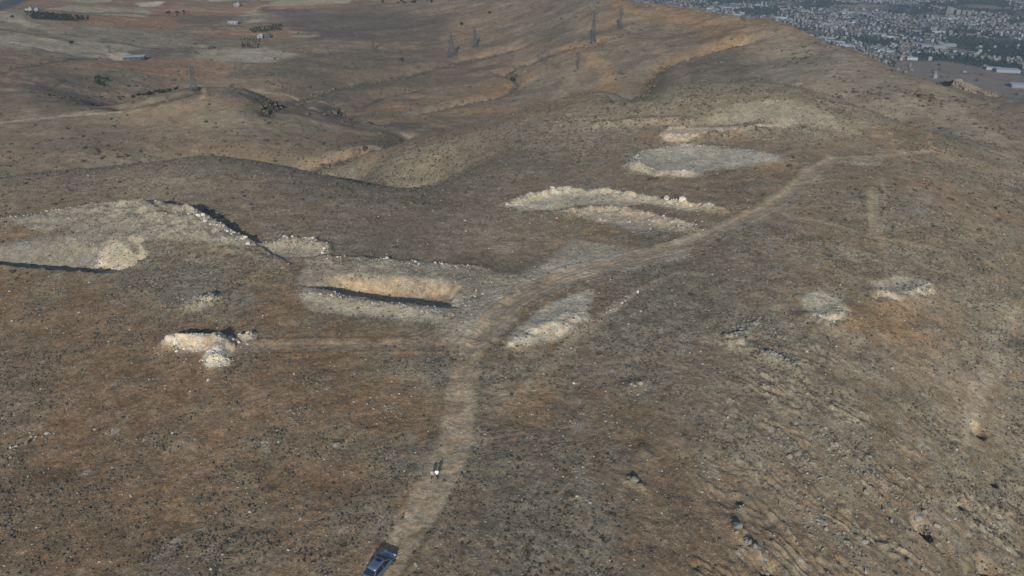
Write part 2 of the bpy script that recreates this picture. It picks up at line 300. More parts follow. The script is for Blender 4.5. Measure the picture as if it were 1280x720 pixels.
paint([(310,130),(350,112),(420,100),(470,110),(430,128),(380,140),(330,140)], col(.12,.11,.09), .5, 6, 8, n60)
DL = col(.075,.07,.06)
for pts, c_, wd_, s_ in [([(130,51),(165,57),(205,62)], DL, 1.6, .8), ([(0,36),(50,46),(95,54)], DL, 1.6, .6), ([(0,92),(30,84),(75,77),(105,72)], DL, 2.2, .6), ([(110,136),(150,132),(200,123),(245,112),(290,106)], DL, 2.4, .75), ([(60,112),(82,98)], DL, 1.6, .5), ([(40,60),(70,66),(100,71),(130,73)], DL, 1.5, .7),
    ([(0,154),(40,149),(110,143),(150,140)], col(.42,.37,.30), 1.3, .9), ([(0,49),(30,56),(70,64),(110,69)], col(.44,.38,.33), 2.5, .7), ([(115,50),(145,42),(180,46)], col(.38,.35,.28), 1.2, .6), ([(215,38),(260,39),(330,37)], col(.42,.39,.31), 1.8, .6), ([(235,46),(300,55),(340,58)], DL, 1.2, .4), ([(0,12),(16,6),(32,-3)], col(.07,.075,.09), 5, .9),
    ([(105,17),(160,17),(215,17),(290,24)], DL, 2.0, .7), ([(280,68),(340,64),(370,62)], col(.42,.39,.31), 1.5, .5), ([(250,107),(256,118),(250,126)], col(.38,.29,.21), 1.6, .6), ([(330,115),(370,118),(430,134)], col(.34,.30,.23), 1.3, .6)]: stroke(pts, c_, wd_, s_, .5)
# ochre swathes along the gullies
for pts, wd, s_, c in [([(475,135),(560,122),(620,112),(660,95)], 10, .6, ORANGE * .95), ([(480,148),(560,140),(640,140),(700,128),(760,110)], 14, .55, ORANGE), ([(800,104),(830,76),(870,60),(930,45)], 10, .45, ORANGE * .75),
                    ([(815,108),(850,82),(900,64)], 8, .6, col(.24,.20,.16)), ([(780,20),(850,26),(930,36)], 20, .25, ORANGE), ([(640,60),(740,56),(780,36),(740,26)], 10, .35, ORANGE),
                    ([(756,112),(760,98),(750,82),(735,68)], 6, .6, col(.32,.235,.15)), ([(770,0),(790,14),(850,24),(920,30)], 7, .5, ORANGE * 1.1), ([(905,45),(935,30),(950,60)], 22, .5, ORANGE * .75),
                    ([(660,148),(740,128)], 8, .3, ORANGE), ([(400,200),(440,186),(500,168)], 7, .5, BROWN), ([(0,154),(70,146),(110,140)], 3.2, .7, col(.36,.31,.25)), ([(0,50),(60,60),(130,72)], 6, .6, col(.38,.33,.27)),
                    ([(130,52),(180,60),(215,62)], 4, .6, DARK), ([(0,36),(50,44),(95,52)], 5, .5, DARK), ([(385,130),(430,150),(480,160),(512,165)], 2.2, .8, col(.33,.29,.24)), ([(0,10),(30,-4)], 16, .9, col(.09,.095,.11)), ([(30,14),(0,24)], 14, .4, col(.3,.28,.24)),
                    ([(60,4),(160,10),(320,14)], 9, .5, col(.33,.29,.25)), ([(100,17),(160,16),(290,23)], 6, .7, DARK)]:
    stroke(pts, c, wd, s_, wd * .5, n60 if wd > 6 else n14)
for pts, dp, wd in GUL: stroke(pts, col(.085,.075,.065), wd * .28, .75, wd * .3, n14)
# orange soils nearby
for P_ in [[(1075,170),(1170,165),(1175,195),(1120,190)], [(1000,282),(1180,296),(1150,315),(1010,300)], [(330,425),(480,425),(590,420),(560,450),(340,450)], [(300,360),(385,350),(400,400),(330,410)],
           [(690,255),(760,275),(770,305),(690,295)], [(940,205),(1000,210),(985,225),(935,225)], [(1005,345),(1050,335),(1040,352),(1010,355)], [(640,500),(710,430),(690,480),(640,560)], [(1040,385),(1140,385),(1160,430),(1060,420)], [(140,610),(210,610),(230,660),(160,660)]]:
    paint(P_, ORANGE * .98, .55, 2.5, 3.0)
paint([(560,242),(760,200),(1000,165),(1200,190),(1285,216),(1285,370),(1050,360),(900,330),(700,330),(600,320)], col(.325,.27,.205), .38, 8, 6)  # brightness painted into the soil colour, lifts ridge slopes that shade too dark
# spoil, quarry floors, chalk
PD = [([(-10,278),(60,270),(130,260),(190,261),(240,272),(285,293),(322,311),(300,316),(230,305),(170,300),(60,290)], col(.33,.315,.265), .8, 1.2, 1.2),
      ([(-40,312),(20,301),(70,293),(120,292),(155,296),(186,312),(172,330),(130,340),(0,330)], col(.25,.242,.208), .9, 1, 1),
      ([(112,318),(140,297),(182,312),(172,333),(140,338)], col(.45,.41,.325), .9, .8, .9), ([(325,312),(360,300),(412,305),(410,320),(340,322)], PALEC, .8, .8, 1),
      ([(385,325),(500,328),(610,334),(660,350),(640,400),(585,420),(545,405),(430,392),(375,372),(380,345)], col(.33,.31,.26), .8, 1.5, 1.5),
      ([(398,344),(440,343),(510,348),(572,352),(590,366),(560,380),(500,374),(430,366)], col(.34,.29,.215), .85, 1, 1), ([(415,344),(470,352),(560,356),(540,361),(430,355)], col(.46,.35,.24), .7, .4, 1.0),
      ([(380,368),(430,378),(545,392),(550,404),(470,396),(390,388)], PALEC * 1.05, .75, .8, 1.2),
      ([(200,428),(210,422),(240,423),(288,421),(296,432),(290,445),(292,458),(262,461),(255,450),(258,440),(225,438),(204,437)], col(.56,.53,.46), .97, .5, .8),
      ([(300,420),(318,416),(320,424),(305,427)], PALEC * 1.2, .8, .4, .8), ([(228,386),(250,368),(276,368),(276,380),(250,392)], PALEC, .5, .8, 1.5),
      ([(628,440),(640,420),(680,385),(740,362),(738,402),(700,424),(660,438)], col(.50,.465,.38), .92, .8, 1), ([(630,436),(680,410),(730,385),(730,402),(690,424),(640,437)], col(.66,.60,.48), .9, .6, .8),
      ([(628,256),(662,245),(700,238),(760,238),(830,250),(905,262),(860,264),(800,256),(740,254),(690,262),(650,265)], PALEC * 1.25, .85, 1.2, 1.5), ([(700,266),(760,258),(812,266),(868,284),(850,292),(790,284),(730,274)], col(.48,.41,.33), .8, 1.2, 1.5),
      ([(740,274),(800,284),(840,290),(800,292)], col(.30,.295,.27), .7, 1, 1.5),
      ([(787,208),(800,192),(860,185),(920,187),(985,198),(960,208),(900,210),(860,220),(820,222)], col(.41,.40,.355), .85, 1.6, 4.0), ([(788,205),(830,216),(866,216),(860,221),(820,222),(790,214)], PALEC * 1.15, .8, .6, 1),
      ([(825,172),(835,158),(870,160),(920,160),(1000,152),(980,160),(900,168),(860,177),(835,178)], col(.55,.46,.37), .9, 1.2, 1.5), ([(860,155),(900,135),(960,130),(1040,145),(1050,160),(980,150)], col(.32,.285,.225), .7, 2, 3),
      ([(720,300),(800,312),(855,308),(852,322),(780,340),(700,352),(640,372),(600,400),(606,380),(650,350)], PALEC * 1.0, .7, 1, 1.5),
      ([(566,425),(590,385),(640,345),(700,325),(858,303),(860,320),(760,340),(690,360),(645,385),(612,425),(590,440)], col(.47,.435,.36), .8, 2.0, 1.5),
      ([(545,380),(600,350),(640,345),(650,365),(615,400),(600,425),(560,430),(550,405)], col(.40,.365,.295), .8, 1.5, 2), ([(850,305),(905,284),(950,261),(990,234),(1012,212),(1050,194),(1040,212),(1005,238),(960,272),(900,296),(860,312)], col(.36,.325,.26), .6, 1.5, 2),
      ([(900,150),(930,128),(985,125),(1050,142),(1060,160),(1000,158),(960,156)], col(.40,.365,.29), .6, 3, 3), ([(1000,372),(1020,362),(1055,372),(1062,395),(1045,410),(1020,402)], col(.50,.475,.38), .85, 1, 1.5), ([(1086,352),(1120,348),(1168,352),(1160,368),(1120,379),(1090,374)], col(.52,.47,.38), .85, 1, 1.5),
      ([(1060,196),(1105,196),(1100,208),(1062,206)], PALEC, .6, 1, 2), ([(905,420),(930,415),(935,436),(912,436)], PALEC, .7, .6, 1.5),
      ([(1130,270),(1130,250),(1150,238),(1170,245),(1160,270)], col(.28,.275,.26), .5, 3, 3), ([(600,300),(640,300),(660,310),(620,315)], PALEC, .25, 2, 3)]
for pts, c, s_, so, am in PD:
    paint(pts, c, s_, so, am, n14); mask_poly(PALE, pts, so, am, s_)
stroke([(1270,385),(1262,400),(1240,430),(1255,455),(1228,475),(1218,510),(1205,545)], col(.35,.315,.255), 1.0, .5, 1.2)
stroke([(1270,600),(1255,660),(1262,700)], col(.33,.30,.24), 1.0, .4, 1.2); stroke([(1210,620),(1180,640),(1160,660)], col(.33,.29,.24), 1.2, .4, 1.4)
stroke([(795,366),(770,386),(745,402)], col(.46,.43,.37), .35, .8, .3); stroke([(745,402),(720,420),(700,440)], PALEC, .9, .4, .8)
paint([(1165,135),(1200,128),(1245,165),(1285,205),(1285,222),(1225,190),(1185,165)], col(.34,.295,.235), .75, 4, 4)
paint([(930,30),(1000,42),(1110,88),(1150,130),(1090,150),(1000,112),(940,80)], col(.315,.285,.23), .5, 12, 12)
stroke([(1112,166),(1120,178),(1150,184),(1166,186),(1160,176),(1163,166)], col(.42,.33,.21), .7, .8, .4)
stroke([(1170,188),(1200,196),(1230,212)], col(.22,.16,.10), .6, .6, .4)
stroke([(1104,230),(1106,262),(1103,292),(1088,294)], col(.38,.34,.27), .5, .7, .3); stroke([(1088,232),(1086,262),(1088,294)], col(.33,.29,.23), .4, .5, .3)
# rock shows grey on the ledges
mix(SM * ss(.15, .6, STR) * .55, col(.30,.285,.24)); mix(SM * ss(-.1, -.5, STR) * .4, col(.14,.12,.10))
rk = ss(.35, .62, fbm(X, Y, 7, 4, 131)) * near * (1 - PALE); mix(rk * .55, col(.31,.305,.27))
mix(ROAD * .9, col(.37,.30,.222)); mix(ROAD * ss(-.1, .4, n60) * .5, col(.40,.36,.29))
mix(RUT * .45, col(.45,.385,.30))
# valley plain: built-up grey, green and bare plots
pl = ss(.55, .95, TW)
G = np.empty_like(K); G[:] = col(.10,.105,.105)
ca_, sa_ = math.cos(.35), math.sin(.35); U = X * ca_ - Y * sa_; V = X * sa_ + Y * ca_
ui, vi = np.floor((U + 30 * n300) / 190), np.floor((V + 40 * n300) / 120); hs = np.abs(np.sin(ui * 127.1 + vi * 311.7) * 43758.5453) % 1
for lo, hi, c in [(0, .18, col(.035,.06,.035)), (.18, .30, col(.055,.085,.045)), (.30, .46, col(.22,.18,.145)), (.46, .56, col(.30,.28,.24)), (.56, .72, col(.13,.13,.13)), (.72, .8, col(.07,.08,.07))]:
    mk = ((hs >= lo) & (hs < hi)).astype('f4'); G += (mk * .8)[..., None] * (c - G)
G += (ss(.2, .5, fbm(X, Y * .4, 420, 3, 155)) * .6)[..., None].astype('f4') * (col(.26,.235,.20) - G)
G += (ss(.1, .4, fbm(X, Y, 300, 3, 151)) * .5)[..., None].astype('f4') * (col(.04,.06,.045) - G)
K += pl[..., None].astype('f4') * (G - K)
GREEN = [[(1180,44),(1290,52),(1290,74),(1240,72),(1190,60)], [(1140,66),(1200,70),(1290,84),(1290,92),(1200,80),(1140,74)], [(1060,45),(1130,52),(1110,57),(1070,54)], [(1000,9),(1040,9),(1050,11),(1005,12)]]
for P_ in GREEN: paint(P_, col(.03,.043,.034), .85, 25, 25, n300)
paint([(1120,75),(1180,76),(1290,96),(1290,135),(1170,110),(1120,90)], col(.21,.18,.155), .85, 25, 20, n60)
paint([(960,2),(1110,6),(1100,11),(965,10)], col(.27,.225,.19), .7, 40, 30, n300)
stroke([(1120,72),(1180,76),(1240,86),(1300,98)], col(.09,.09,.10), 10, .9, 1); paint([(1178,112),(1200,120),(1285,132),(1285,200),(1240,160),(1205,132)], col(.25,.20,.155), .75, 5, 6, n60)
stroke([(1150,90),(1220,92),(1300,112)], col(.11,.11,.11), 7, .7, 1)
VD = (.12 + .88 * ss(-.2, .45, n14 * .7 + n60 * .9 + .3 * fbm(X, Y, 5, 2, 171) + .05)) * (1 - .92 * ROAD) * (1 - .8 * PALE)          # scrub density
vig = fbm(X, Y, 2.1, 2, 181); K *= (1 + .16 * vig * near)[..., None].astype('f4')
K *= np.array((1.0, .97, .905), 'f4'); K = np.clip(K, .012, .8)

# ------------------------------------------------------------------ materials
def mat(name, color=(.5, .5, .5), rough=.8, metal=0.0, noise=0.0, nscale=5.0, spec=.3, coat=0.0):
    m = bpy.data.materials.new(name); m.use_nodes = True; t = m.node_tree; b = t.nodes['Principled BSDF']
    b.inputs['Roughness'].default_value = rough; b.inputs['Metallic'].default_value = metal; b.inputs['Specular IOR Level'].default_value = spec
    b.inputs['Coat Weight'].default_value = coat; b.inputs['Base Color'].default_value = (*color, 1)
    if noise:
        tc = t.nodes.new('ShaderNodeTexCoord'); nz = t.nodes.new('ShaderNodeTexNoise'); nz.inputs['Scale'].default_value = nscale; nz.inputs['Detail'].default_value = 4
        oi = t.nodes.new('ShaderNodeObjectInfo'); mr = t.nodes.new('ShaderNodeMapRange'); mr.inputs['To Min'].default_value = 1 - noise; mr.inputs['To Max'].default_value = 1 + noise
        m2 = t.nodes.new('ShaderNodeMapRange'); m2.inputs['To Min'].default_value = 1 - noise * .8; m2.inputs['To Max'].default_value = 1 + noise * .8
        mu = t.nodes.new('ShaderNodeMath'); mu.operation = 'MULTIPLY'; vm = t.nodes.new('ShaderNodeVectorMath'); vm.operation = 'SCALE'; vm.inputs[0].default_value = color
        L = t.links.new; L(tc.outputs['Object'], nz.inputs['Vector']); L(nz.outputs['Fac'], mr.inputs['Value']); L(oi.outputs['Random'], m2.inputs['Value'])
        L(mr.outputs[0], mu.inputs[0]); L(m2.outputs[0], mu.inputs[1]); L(mu.outputs[0], vm.inputs['Scale']); L(vm.outputs[0], b.inputs['Base Color'])
    return m
def ground_mat():
    m = bpy.data.materials.new('stony_soil'); m.use_nodes = True; t = m.node_tree; N = t.nodes.new; L = t.links.new
    b = t.nodes['Principled BSDF']; b.inputs['Roughness'].default_value = .97; b.inputs['Specular IOR Level'].default_value = .12
    at_ = N('ShaderNodeAttribute'); at_.attribute_name = 'soil'; av = N('ShaderNodeAttribute'); av.attribute_name = 'scrub'; ap = N('ShaderNodeAttribute'); ap.attribute_name = 'valley'
    ge = N('ShaderNodeNewGeometry')
    def noise(s, d=3, ro=.6):
        z = N('ShaderNodeTexNoise'); z.inputs['Scale'].default_value = s; z.inputs['Detail'].default_value = d; z.inputs['Roughness'].default_value = ro; L(ge.outputs['Position'], z.inputs['Vector']); return z.outputs['Fac']
    def rng_(x, a, b_, c, d):
        r = N('ShaderNodeMapRange'); r.inputs[1].default_value = a; r.inputs[2].default_value = b_; r.inputs[3].default_value = c; r.inputs[4].default_value = d; L(x, r.inputs[0]); return r.outputs[0]
    def mth(op, x, y):
        q = N('ShaderNodeMath'); q.operation = op
        for i, v in enumerate((x, y)):
            if isinstance(v, (int, float)): q.inputs[i].default_value = v
            else: L(v, q.inputs[i])
        return q.outputs[0]
    n1 = rng_(noise(1.2, 6, .75), .32, .68, .62, 1.38); n2 = rng_(noise(5.5, 4, .8), .32, .68, .64, 1.36); nb = rng_(noise(.22, 6, .75), .3, .7, .68, 1.32)
    nf = rng_(noise(.04, 7, .75), .3, .7, .78, 1.22)
    mult = mth('MULTIPLY', mth('MULTIPLY', n1, n2), mth('MULTIPLY', nb, nf))
    sc = N('ShaderNodeVectorMath'); sc.operation = 'SCALE'; L(at_.outputs['Color'], sc.inputs[0]); L(mult, sc.inputs['Scale'])
    # hue drift
    hm = N('ShaderNodeMix'); hm.data_type = 'RGBA'; hm.blend_type = 'MULTIPLY'; hm.inputs['B'].default_value = (1.12, .97, .80, 1); L(rng_(noise(.5, 5, .7), .42, .68, 0, .9), hm.inputs['Factor']); L(sc.outputs[0], hm.inputs['A'])
    def dots(scale, rmin, rmax, c, strength, prev, keep=None, gate=(.0, 1.0)):
        v = N('ShaderNodeTexVoronoi'); v.inputs['Scale'].default_value = scale; L(ge.outputs['Position'], v.inputs['Vector'])
        sp = N('ShaderNodeSeparateColor'); L(v.outputs['Color'], sp.inputs[0])
        rad = rng_(sp.outputs[0], gate[0], gate[1], rmin, rmax)
        k = rng_(mth('SUBTRACT', rad, v.outputs['Distance']), 0, .06, 0, strength)
        if keep is not None: k = mth('MULTIPLY', k, keep)
        x = N('ShaderNodeMix'); x.data_type = 'RGBA'; x.inputs['B'].default_value = (*c, 1); L(k, x.inputs['Factor']); L(prev, x.inputs['A']); return x.outputs['Result']
    sv_ = av.outputs['Fac']; land = mth('SUBTRACT', 1.0, ap.outputs['Fac'])
    svl = mth('MULTIPLY', sv_, land)
    c = dots(2.4, -.18, .42, (.06, .05, .04), .6, hm.outputs['Result'], svl)
    c = dots(1.1, -.35, .36, (.055, .05, .04), .6, c, svl)
    c = dots(3.2, -.4, .40, (.45, .42, .36), .55, c, land)
    c = dots(.38, -.45, .36, (.05, .05, .038), .7, c, mth('MULTIPLY', svl, ap.outputs['Alpha']) if False else svl)
    L(c, b.inputs['Base Color'])
    bp = N('ShaderNodeBump'); bp.inputs['Strength'].default_value = .7; bp.inputs['Distance'].default_value = .35
    L(mth('ADD', noise(1.6, 8, .75), mth('MULTIPLY', noise(.25, 6, .7), 2.0)), bp.inputs['Height']); L(bp.outputs[0], b.inputs['Normal'])
    return m
M_GROUND = ground_mat()
M_SHRUB = mat('dry_scrub', (.098, .086, .064), .95, noise=.4, nscale=3); M_SHRUB2 = mat('grey_scrub', (.11, .105, .08), .95, noise=.35)
M_STONE = mat('limestone', (.36, .335, .285), .95, noise=.3, nscale=2.5); M_CHALKR = mat('chalk_rubble', (.44, .41, .345), .95, noise=.3, nscale=2.5); M_CHALK = mat('chalk_rock', (.50, .47, .40), .95, noise=.2, nscale=2.5); M_GREYROCK = mat('weathered_rock', (.205, .195, .165), .95, noise=.3, nscale=2)
M_LEAF = mat('olive_leaf', (.045, .058, .035), .85, noise=.4, nscale=1.5); M_BARK = mat('bark', (.12, .09, .07), .95, noise=.3)
M_STEEL = mat('galvanised_steel', (.10, .105, .115), .6, .2, noise=.15); M_WALLS = [mat('render_' + k, c, .9, noise=.25, nscale=.3) for k, c in (('cream', (.17, .16, .145)), ('white', (.24, .25, .265)), ('grey', (.075, .085, .10)), ('pink', (.13, .115, .11)))]
M_ROOF = mat('sheet_roof', (.30, .34, .37), .5, .1, noise=.1, nscale=.2); M_DARKWIN = mat('window_dark', (.03, .035, .045), .2); M_CLIFF = mat('cliff_rock', (.23, .195, .155), .95, noise=.3, nscale=.15)

# ------------------------------------------------------------------ object helpers
def mesh_np(name, V, Fq, material, smooth=False):
    me = bpy.data.meshes.new(name); V = np.asarray(V, 'f4'); Fq = np.asarray(Fq, 'i4'); k = Fq.shape[1]
    me.vertices.add(len(V)); me.vertices.foreach_set('co', V.ravel()); me.loops.add(Fq.size); me.loops.foreach_set('vertex_index', Fq.ravel())
    me.polygons.add(len(Fq)); me.polygons.foreach_set('loop_start', np.arange(0, Fq.size, k, dtype='i4')); me.polygons.foreach_set('loop_total', np.full(len(Fq), k, 'i4'))
    me.polygons.foreach_set('use_smooth', np.full(len(Fq), smooth)); me.update(calc_edges=True)
    for mm in (material if isinstance(material, list) else [material]): me.materials.append(mm)
    return me
def tag(o, label=None, cat=None, group=None, kind=None):
    if label: o['label'] = label
    if cat: o['category'] = cat
    if group: o['group'] = group
    if kind: o['kind'] = kind
    return o
def link(name, me, parent=None, loc=None):
    o = bpy.data.objects.new(name, me); C.objects.link(o)
    if parent: o.parent = parent
    if loc is not None: o.location = loc
    return o
def empty(name, loc=(0, 0, 0), rz=0):
    o = bpy.data.objects.new(name, None); C.objects.link(o); o.location = loc; o.rotation_euler = (0, 0, rz); o.empty_display_size = .5; return o
def copy_tree(o, parent=None):
    c = o.copy(); C.objects.link(c); c.parent = parent
    for ch in list(o.children): copy_tree(ch, c)
    return c
def bm_mesh(name, bm, material, smooth=False):
    me = bpy.data.meshes.new(name); bm.to_mesh(me); bm.free()
    for mm in (material if isinstance(material, list) else [material]): me.materials.append(mm)
    if smooth: me.polygons.foreach_set('use_smooth', [True] * len(me.polygons))
    return me
def bx(bm, c, s, rot=None, taper=1.0):
    r = bmesh.ops.create_cube(bm, size=1); vs = r['verts']
    for v in vs:
        if v.co.z > 0: v.co.x *= taper; v.co.y *= taper
        v.co = Vector((v.co.x * s[0], v.co.y * s[1], v.co.z * s[2]))
        if rot: v.co = rot @ v.co
        v.co += Vector(c)
    return vs
def bar(bm, a, b, wd):
    a, b = Vector(a), Vector(b); d = b - a; q = d.to_track_quat('Z', 'Y').to_matrix()
    bx(bm, (a + b) / 2, (wd, wd, d.length), q)

# the ground sheet
V = np.stack([X, Y, H], -1).reshape(-1, 3)
idx = np.arange(NA * ND).reshape(ND, NA); Fq = np.stack([idx[:-1, :-1], idx[:-1, 1:], idx[1:, 1:], idx[1:, :-1]], -1).reshape(-1, 4)[:, ::-1]
gm = mesh_np('ground', V, Fq, M_GROUND, True)
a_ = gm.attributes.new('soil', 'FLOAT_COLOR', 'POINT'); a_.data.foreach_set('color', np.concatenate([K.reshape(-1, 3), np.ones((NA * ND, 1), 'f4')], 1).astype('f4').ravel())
a_ = gm.attributes.new('scrub', 'FLOAT', 'POINT'); a_.data.foreach_set('value', (VD * (1 - pl)).astype('f4').ravel())
a_ = gm.attributes.new('valley', 'FLOAT', 'POINT'); a_.data.foreach_set('value', pl.astype('f4').ravel())
ground = tag(link('ground', gm), 'bare brown and grey stony hills falling away to a valley plain', 'ground', kind='structure')
def gz(x, y, arr=None):
    x = np.atleast_1d(np.asarray(x, float)); y = np.atleast_1d(np.asarray(y, float))
    return interp2(az, lD, H if arr is None else arr, np.arctan2(x, y), np.log(np.hypot(x, y)))
def g1(x, y): return float(gz(x, y)[0])
def pt(px, py):
    x, y, dz = ray(px, py); h = math.hypot(x, y); Ds = np.exp(np.linspace(math.log(45), math.log(9000), 5000)); Xs, Ys = x / h * Ds, y / h * Ds
    k = int(np.argmax(CAM_Z + dz / h * Ds < gz(Xs, Ys))); return Vector((Xs[k], Ys[k], CAM_Z + dz / h * Ds[k] if k else g1(Xs[k], Ys[k])))
def slant(p): return math.sqrt(p[0] ** 2 + p[1] ** 2 + (p[2] - CAM_Z) ** 2)

# ------------------------------------------------------------------ instanced ground cover (nobody could count it)
def gn_cover(name, P, size, material, label, cat, lump, sub_=1, flat=.7, tilt=.35):
    me = bpy.data.meshes.new(name); me.vertices.add(len(P)); me.vertices.foreach_set('co', np.asarray(P, 'f4').ravel())
    a = me.attributes.new('size', 'FLOAT', 'POINT'); a.data.foreach_set('value', size.astype('f4'))
    o = link(name, me); tag(o, label, cat, kind='stuff'); me.materials.append(material)
    ng = bpy.data.node_groups.new(name, 'GeometryNodeTree'); ng.interface.new_socket('Geometry', in_out='INPUT', socket_type='NodeSocketGeometry'); ng.interface.new_socket('Geometry', in_out='OUTPUT', socket_type='NodeSocketGeometry')
    N = ng.nodes.new; L = ng.links.new; gi, go = N('NodeGroupInput'), N('NodeGroupOutput'); gti = N('GeometryNodeGeometryToInstance')
    for k in range(4):
        ico = N('GeometryNodeMeshIcoSphere'); ico.inputs['Radius'].default_value = 1; ico.inputs['Subdivisions'].default_value = sub_
        sp = N('GeometryNodeSetPosition'); po = N('GeometryNodeInputPosition'); va = N('ShaderNodeVectorMath'); va.operation = 'ADD'; va.inputs[1].default_value = (k * 7.3, k * 3.1, k * 1.7)
        nz = N('ShaderNodeTexNoise'); nz.inputs['Scale'].default_value = 1.4; L(po.outputs[0], va.inputs[0]); L(va.outputs[0], nz.inputs['Vector'])
        s1 = N('ShaderNodeVectorMath'); s1.operation = 'SUBTRACT'; s1.inputs[1].default_value = (.5, .5, .5); L(nz.outputs['Color'], s1.inputs[0])
        s2 = N('ShaderNodeVectorMath'); s2.operation = 'SCALE'; s2.inputs['Scale'].default_value = lump; L(s1.outputs[0], s2.inputs[0])
        L(ico.outputs['Mesh'], sp.inputs['Geometry']); L(s2.outputs[0], sp.inputs['Offset']); L(sp.outputs[0], gti.inputs[0])
    iop = N('GeometryNodeInstanceOnPoints'); iop.inputs['Pick Instance'].default_value = True; L(gi.outputs[0], iop.inputs['Points']); L(gti.outputs[0], iop.inputs['Instance'])
    rv = N('FunctionNodeRandomValue'); rv.data_type = 'FLOAT_VECTOR'; rv.inputs['Max'].default_value = (tilt, tilt, 6.28); L(rv.outputs[0], iop.inputs['Rotation'])
    na = N('GeometryNodeInputNamedAttribute'); na.data_type = 'FLOAT'; na.inputs['Name'].default_value = 'size'
    r2 = N('FunctionNodeRandomValue'); r2.data_type = 'FLOAT_VECTOR'; r2.inputs['Min'].default_value = (.7, .7, flat * .7); r2.inputs['Max'].default_value = (1.3, 1.3, flat * 1.3); r2.inputs['Seed'].default_value = 5
    vs = N('ShaderNodeVectorMath'); vs.operation = 'SCALE'; L(r2.outputs[0], vs.inputs[0]); L(na.outputs['Attribute'], vs.inputs['Scale']); L(vs.outputs[0], iop.inputs['Scale'])
    sm = N('GeometryNodeSetMaterial'); sm.inputs['Material'].default_value = material; L(iop.outputs[0], sm.inputs[0]); L(sm.outputs[0], go.inputs[0])
    md = o.modifiers.new('cover', 'NODES'); md.node_group = ng; return o
def scatter(n_, dmax, dmin=52, a=47):
    D = np.sqrt(rng.uniform(dmin ** 2, dmax ** 2, n_)); A_ = np.radians(rng.uniform(-a, a, n_)); return np.sin(A_) * D, np.cos(A_) * D
x, y = scatter(520000, 360); v = gz(x, y, VD); cl_ = fbm(x, y, 6, 2, 7)
k = rng.random(len(x)) < (v ** 1.5) * ss(-.4, .3, cl_) * .95 + .02; k &= gz(x, y, ROAD) < .35; x, y = x[k], y[k]
s = np.minimum(rng.gamma(2.6, .034, len(x)) + .045, .28); z = gz(x, y)
big = np.argsort(-s / np.hypot(x, y))[:240]; rest = np.setdiff1d(np.arange(len(x)), big)
SH_BIG = (x[big], y[big], z[big], s[big])
gn_cover('scrub', np.stack([x[rest], y[rest], z[rest]], -1), s[rest], M_SHRUB, 'low dark scrub dotted thickly over the whole stony hilltop', 'scrub', .9, 2, .75)
x, y = scatter(140000, 360); k = (rng.random(len(x)) < gz(x, y, VD) * .8); x, y = x[k], y[k]
gn_cover('dry_grass', np.stack([x, y, gz(x, y)], -1), rng.gamma(3, .035, len(x)) + .05, M_SHRUB2, 'grey dry tufts between the darker scrub on the hilltop', 'grass', .9, 1, .6)
x, y = scatter(420000, 340); pa = gz(x, y, PALE); rkk = gz(x, y, rk); k = rng.random(len(x)) < .05 + .5 * rkk + .22 * pa + .45 * np.clip(gz(x, y, SM * np.clip(STR, 0, 1)), 0, 1); k &= gz(x, y, ROAD) < .3; x, y = x[k], y[k]
gn_cover('loose_stones', np.stack([x, y, gz(x, y)], -1), rng.gamma(1.6, .034, len(x)) + .04, M_STONE, 'pale loose stones strewn over the hilltop', 'stones', .8, 1, .7)
D = np.sqrt(rng.uniform(190 ** 2, 440 ** 2, 90000)); A_ = np.radians(rng.uniform(-38, 37, 90000)); x, y = np.sin(A_) * D, np.cos(A_) * D
slope_ = inside(W([(400,240),(400,205),(520,178),(640,146),(740,120),(900,110),(1060,130),(1060,150),(760,200),(640,238),(520,262)]), x, y)
k = (rng.random(len(x)) < np.where(slope_, .55, .16) * (.15 + ss(-.3, .4, fbm(x, y, 12, 3, 221)))) & (gz(x, y, ROAD) < .3) & (gz(x, y, PALE) < .5); x, y = x[k], y[k]
gn_cover('hill_bushes', np.stack([x, y, gz(x, y)], -1), rng.gamma(3, .085, len(x)) + .12, M_SHRUB, 'small dark bushes dotted over the ridge and the middle hill', 'scrub', .9, 1, .8)
# bushes of the far hills, denser in the gullies
D = np.exp(rng.uniform(np.log(380), np.log(1150), 60000)); A_ = np.radians(rng.uniform(-37, 37, 60000)); x, y = np.sin(A_) * D, np.cos(A_) * D
k = (town_w(x, y) < .01) & (rng.random(len(x)) < .04 + .6 * ss(.1, .6, fbm(x, y, 70, 3, 201))); x, y = x[k], y[k]
gn_cover('hill_scrub', np.stack([x, y, gz(x, y)], -1), rng.gamma(3, .2, len(x)) + .25, M_SHRUB, 'dark bushes peppered across the far hillsides', 'scrub', .9, 1, .7)
px_, py_ = [], []
for pts, dp, wd in GUL[:5]:
    P = np.array(W(pts)); L_ = np.r_[0, np.cumsum(np.hypot(*np.diff(P, axis=0).T))]; t = rng.uniform(0, L_[-1], int(L_[-1] * 1.1)); px_.append(np.interp(t, L_, P[:, 0]) + rng.normal(0, 2.2, len(t))); py_.append(np.interp(t, L_, P[:, 1]) + rng.normal(0, 2.2, len(t)))
x, y = np.concatenate(px_), np.concatenate(py_); gn_cover('gully_scrub', np.stack([x, y, gz(x, y)], -1), rng.gamma(3, .3, len(x)) + .3, M_SHRUB, 'dark bushes lining the dry watercourses of the far hills', 'scrub', .9, 1, .8)

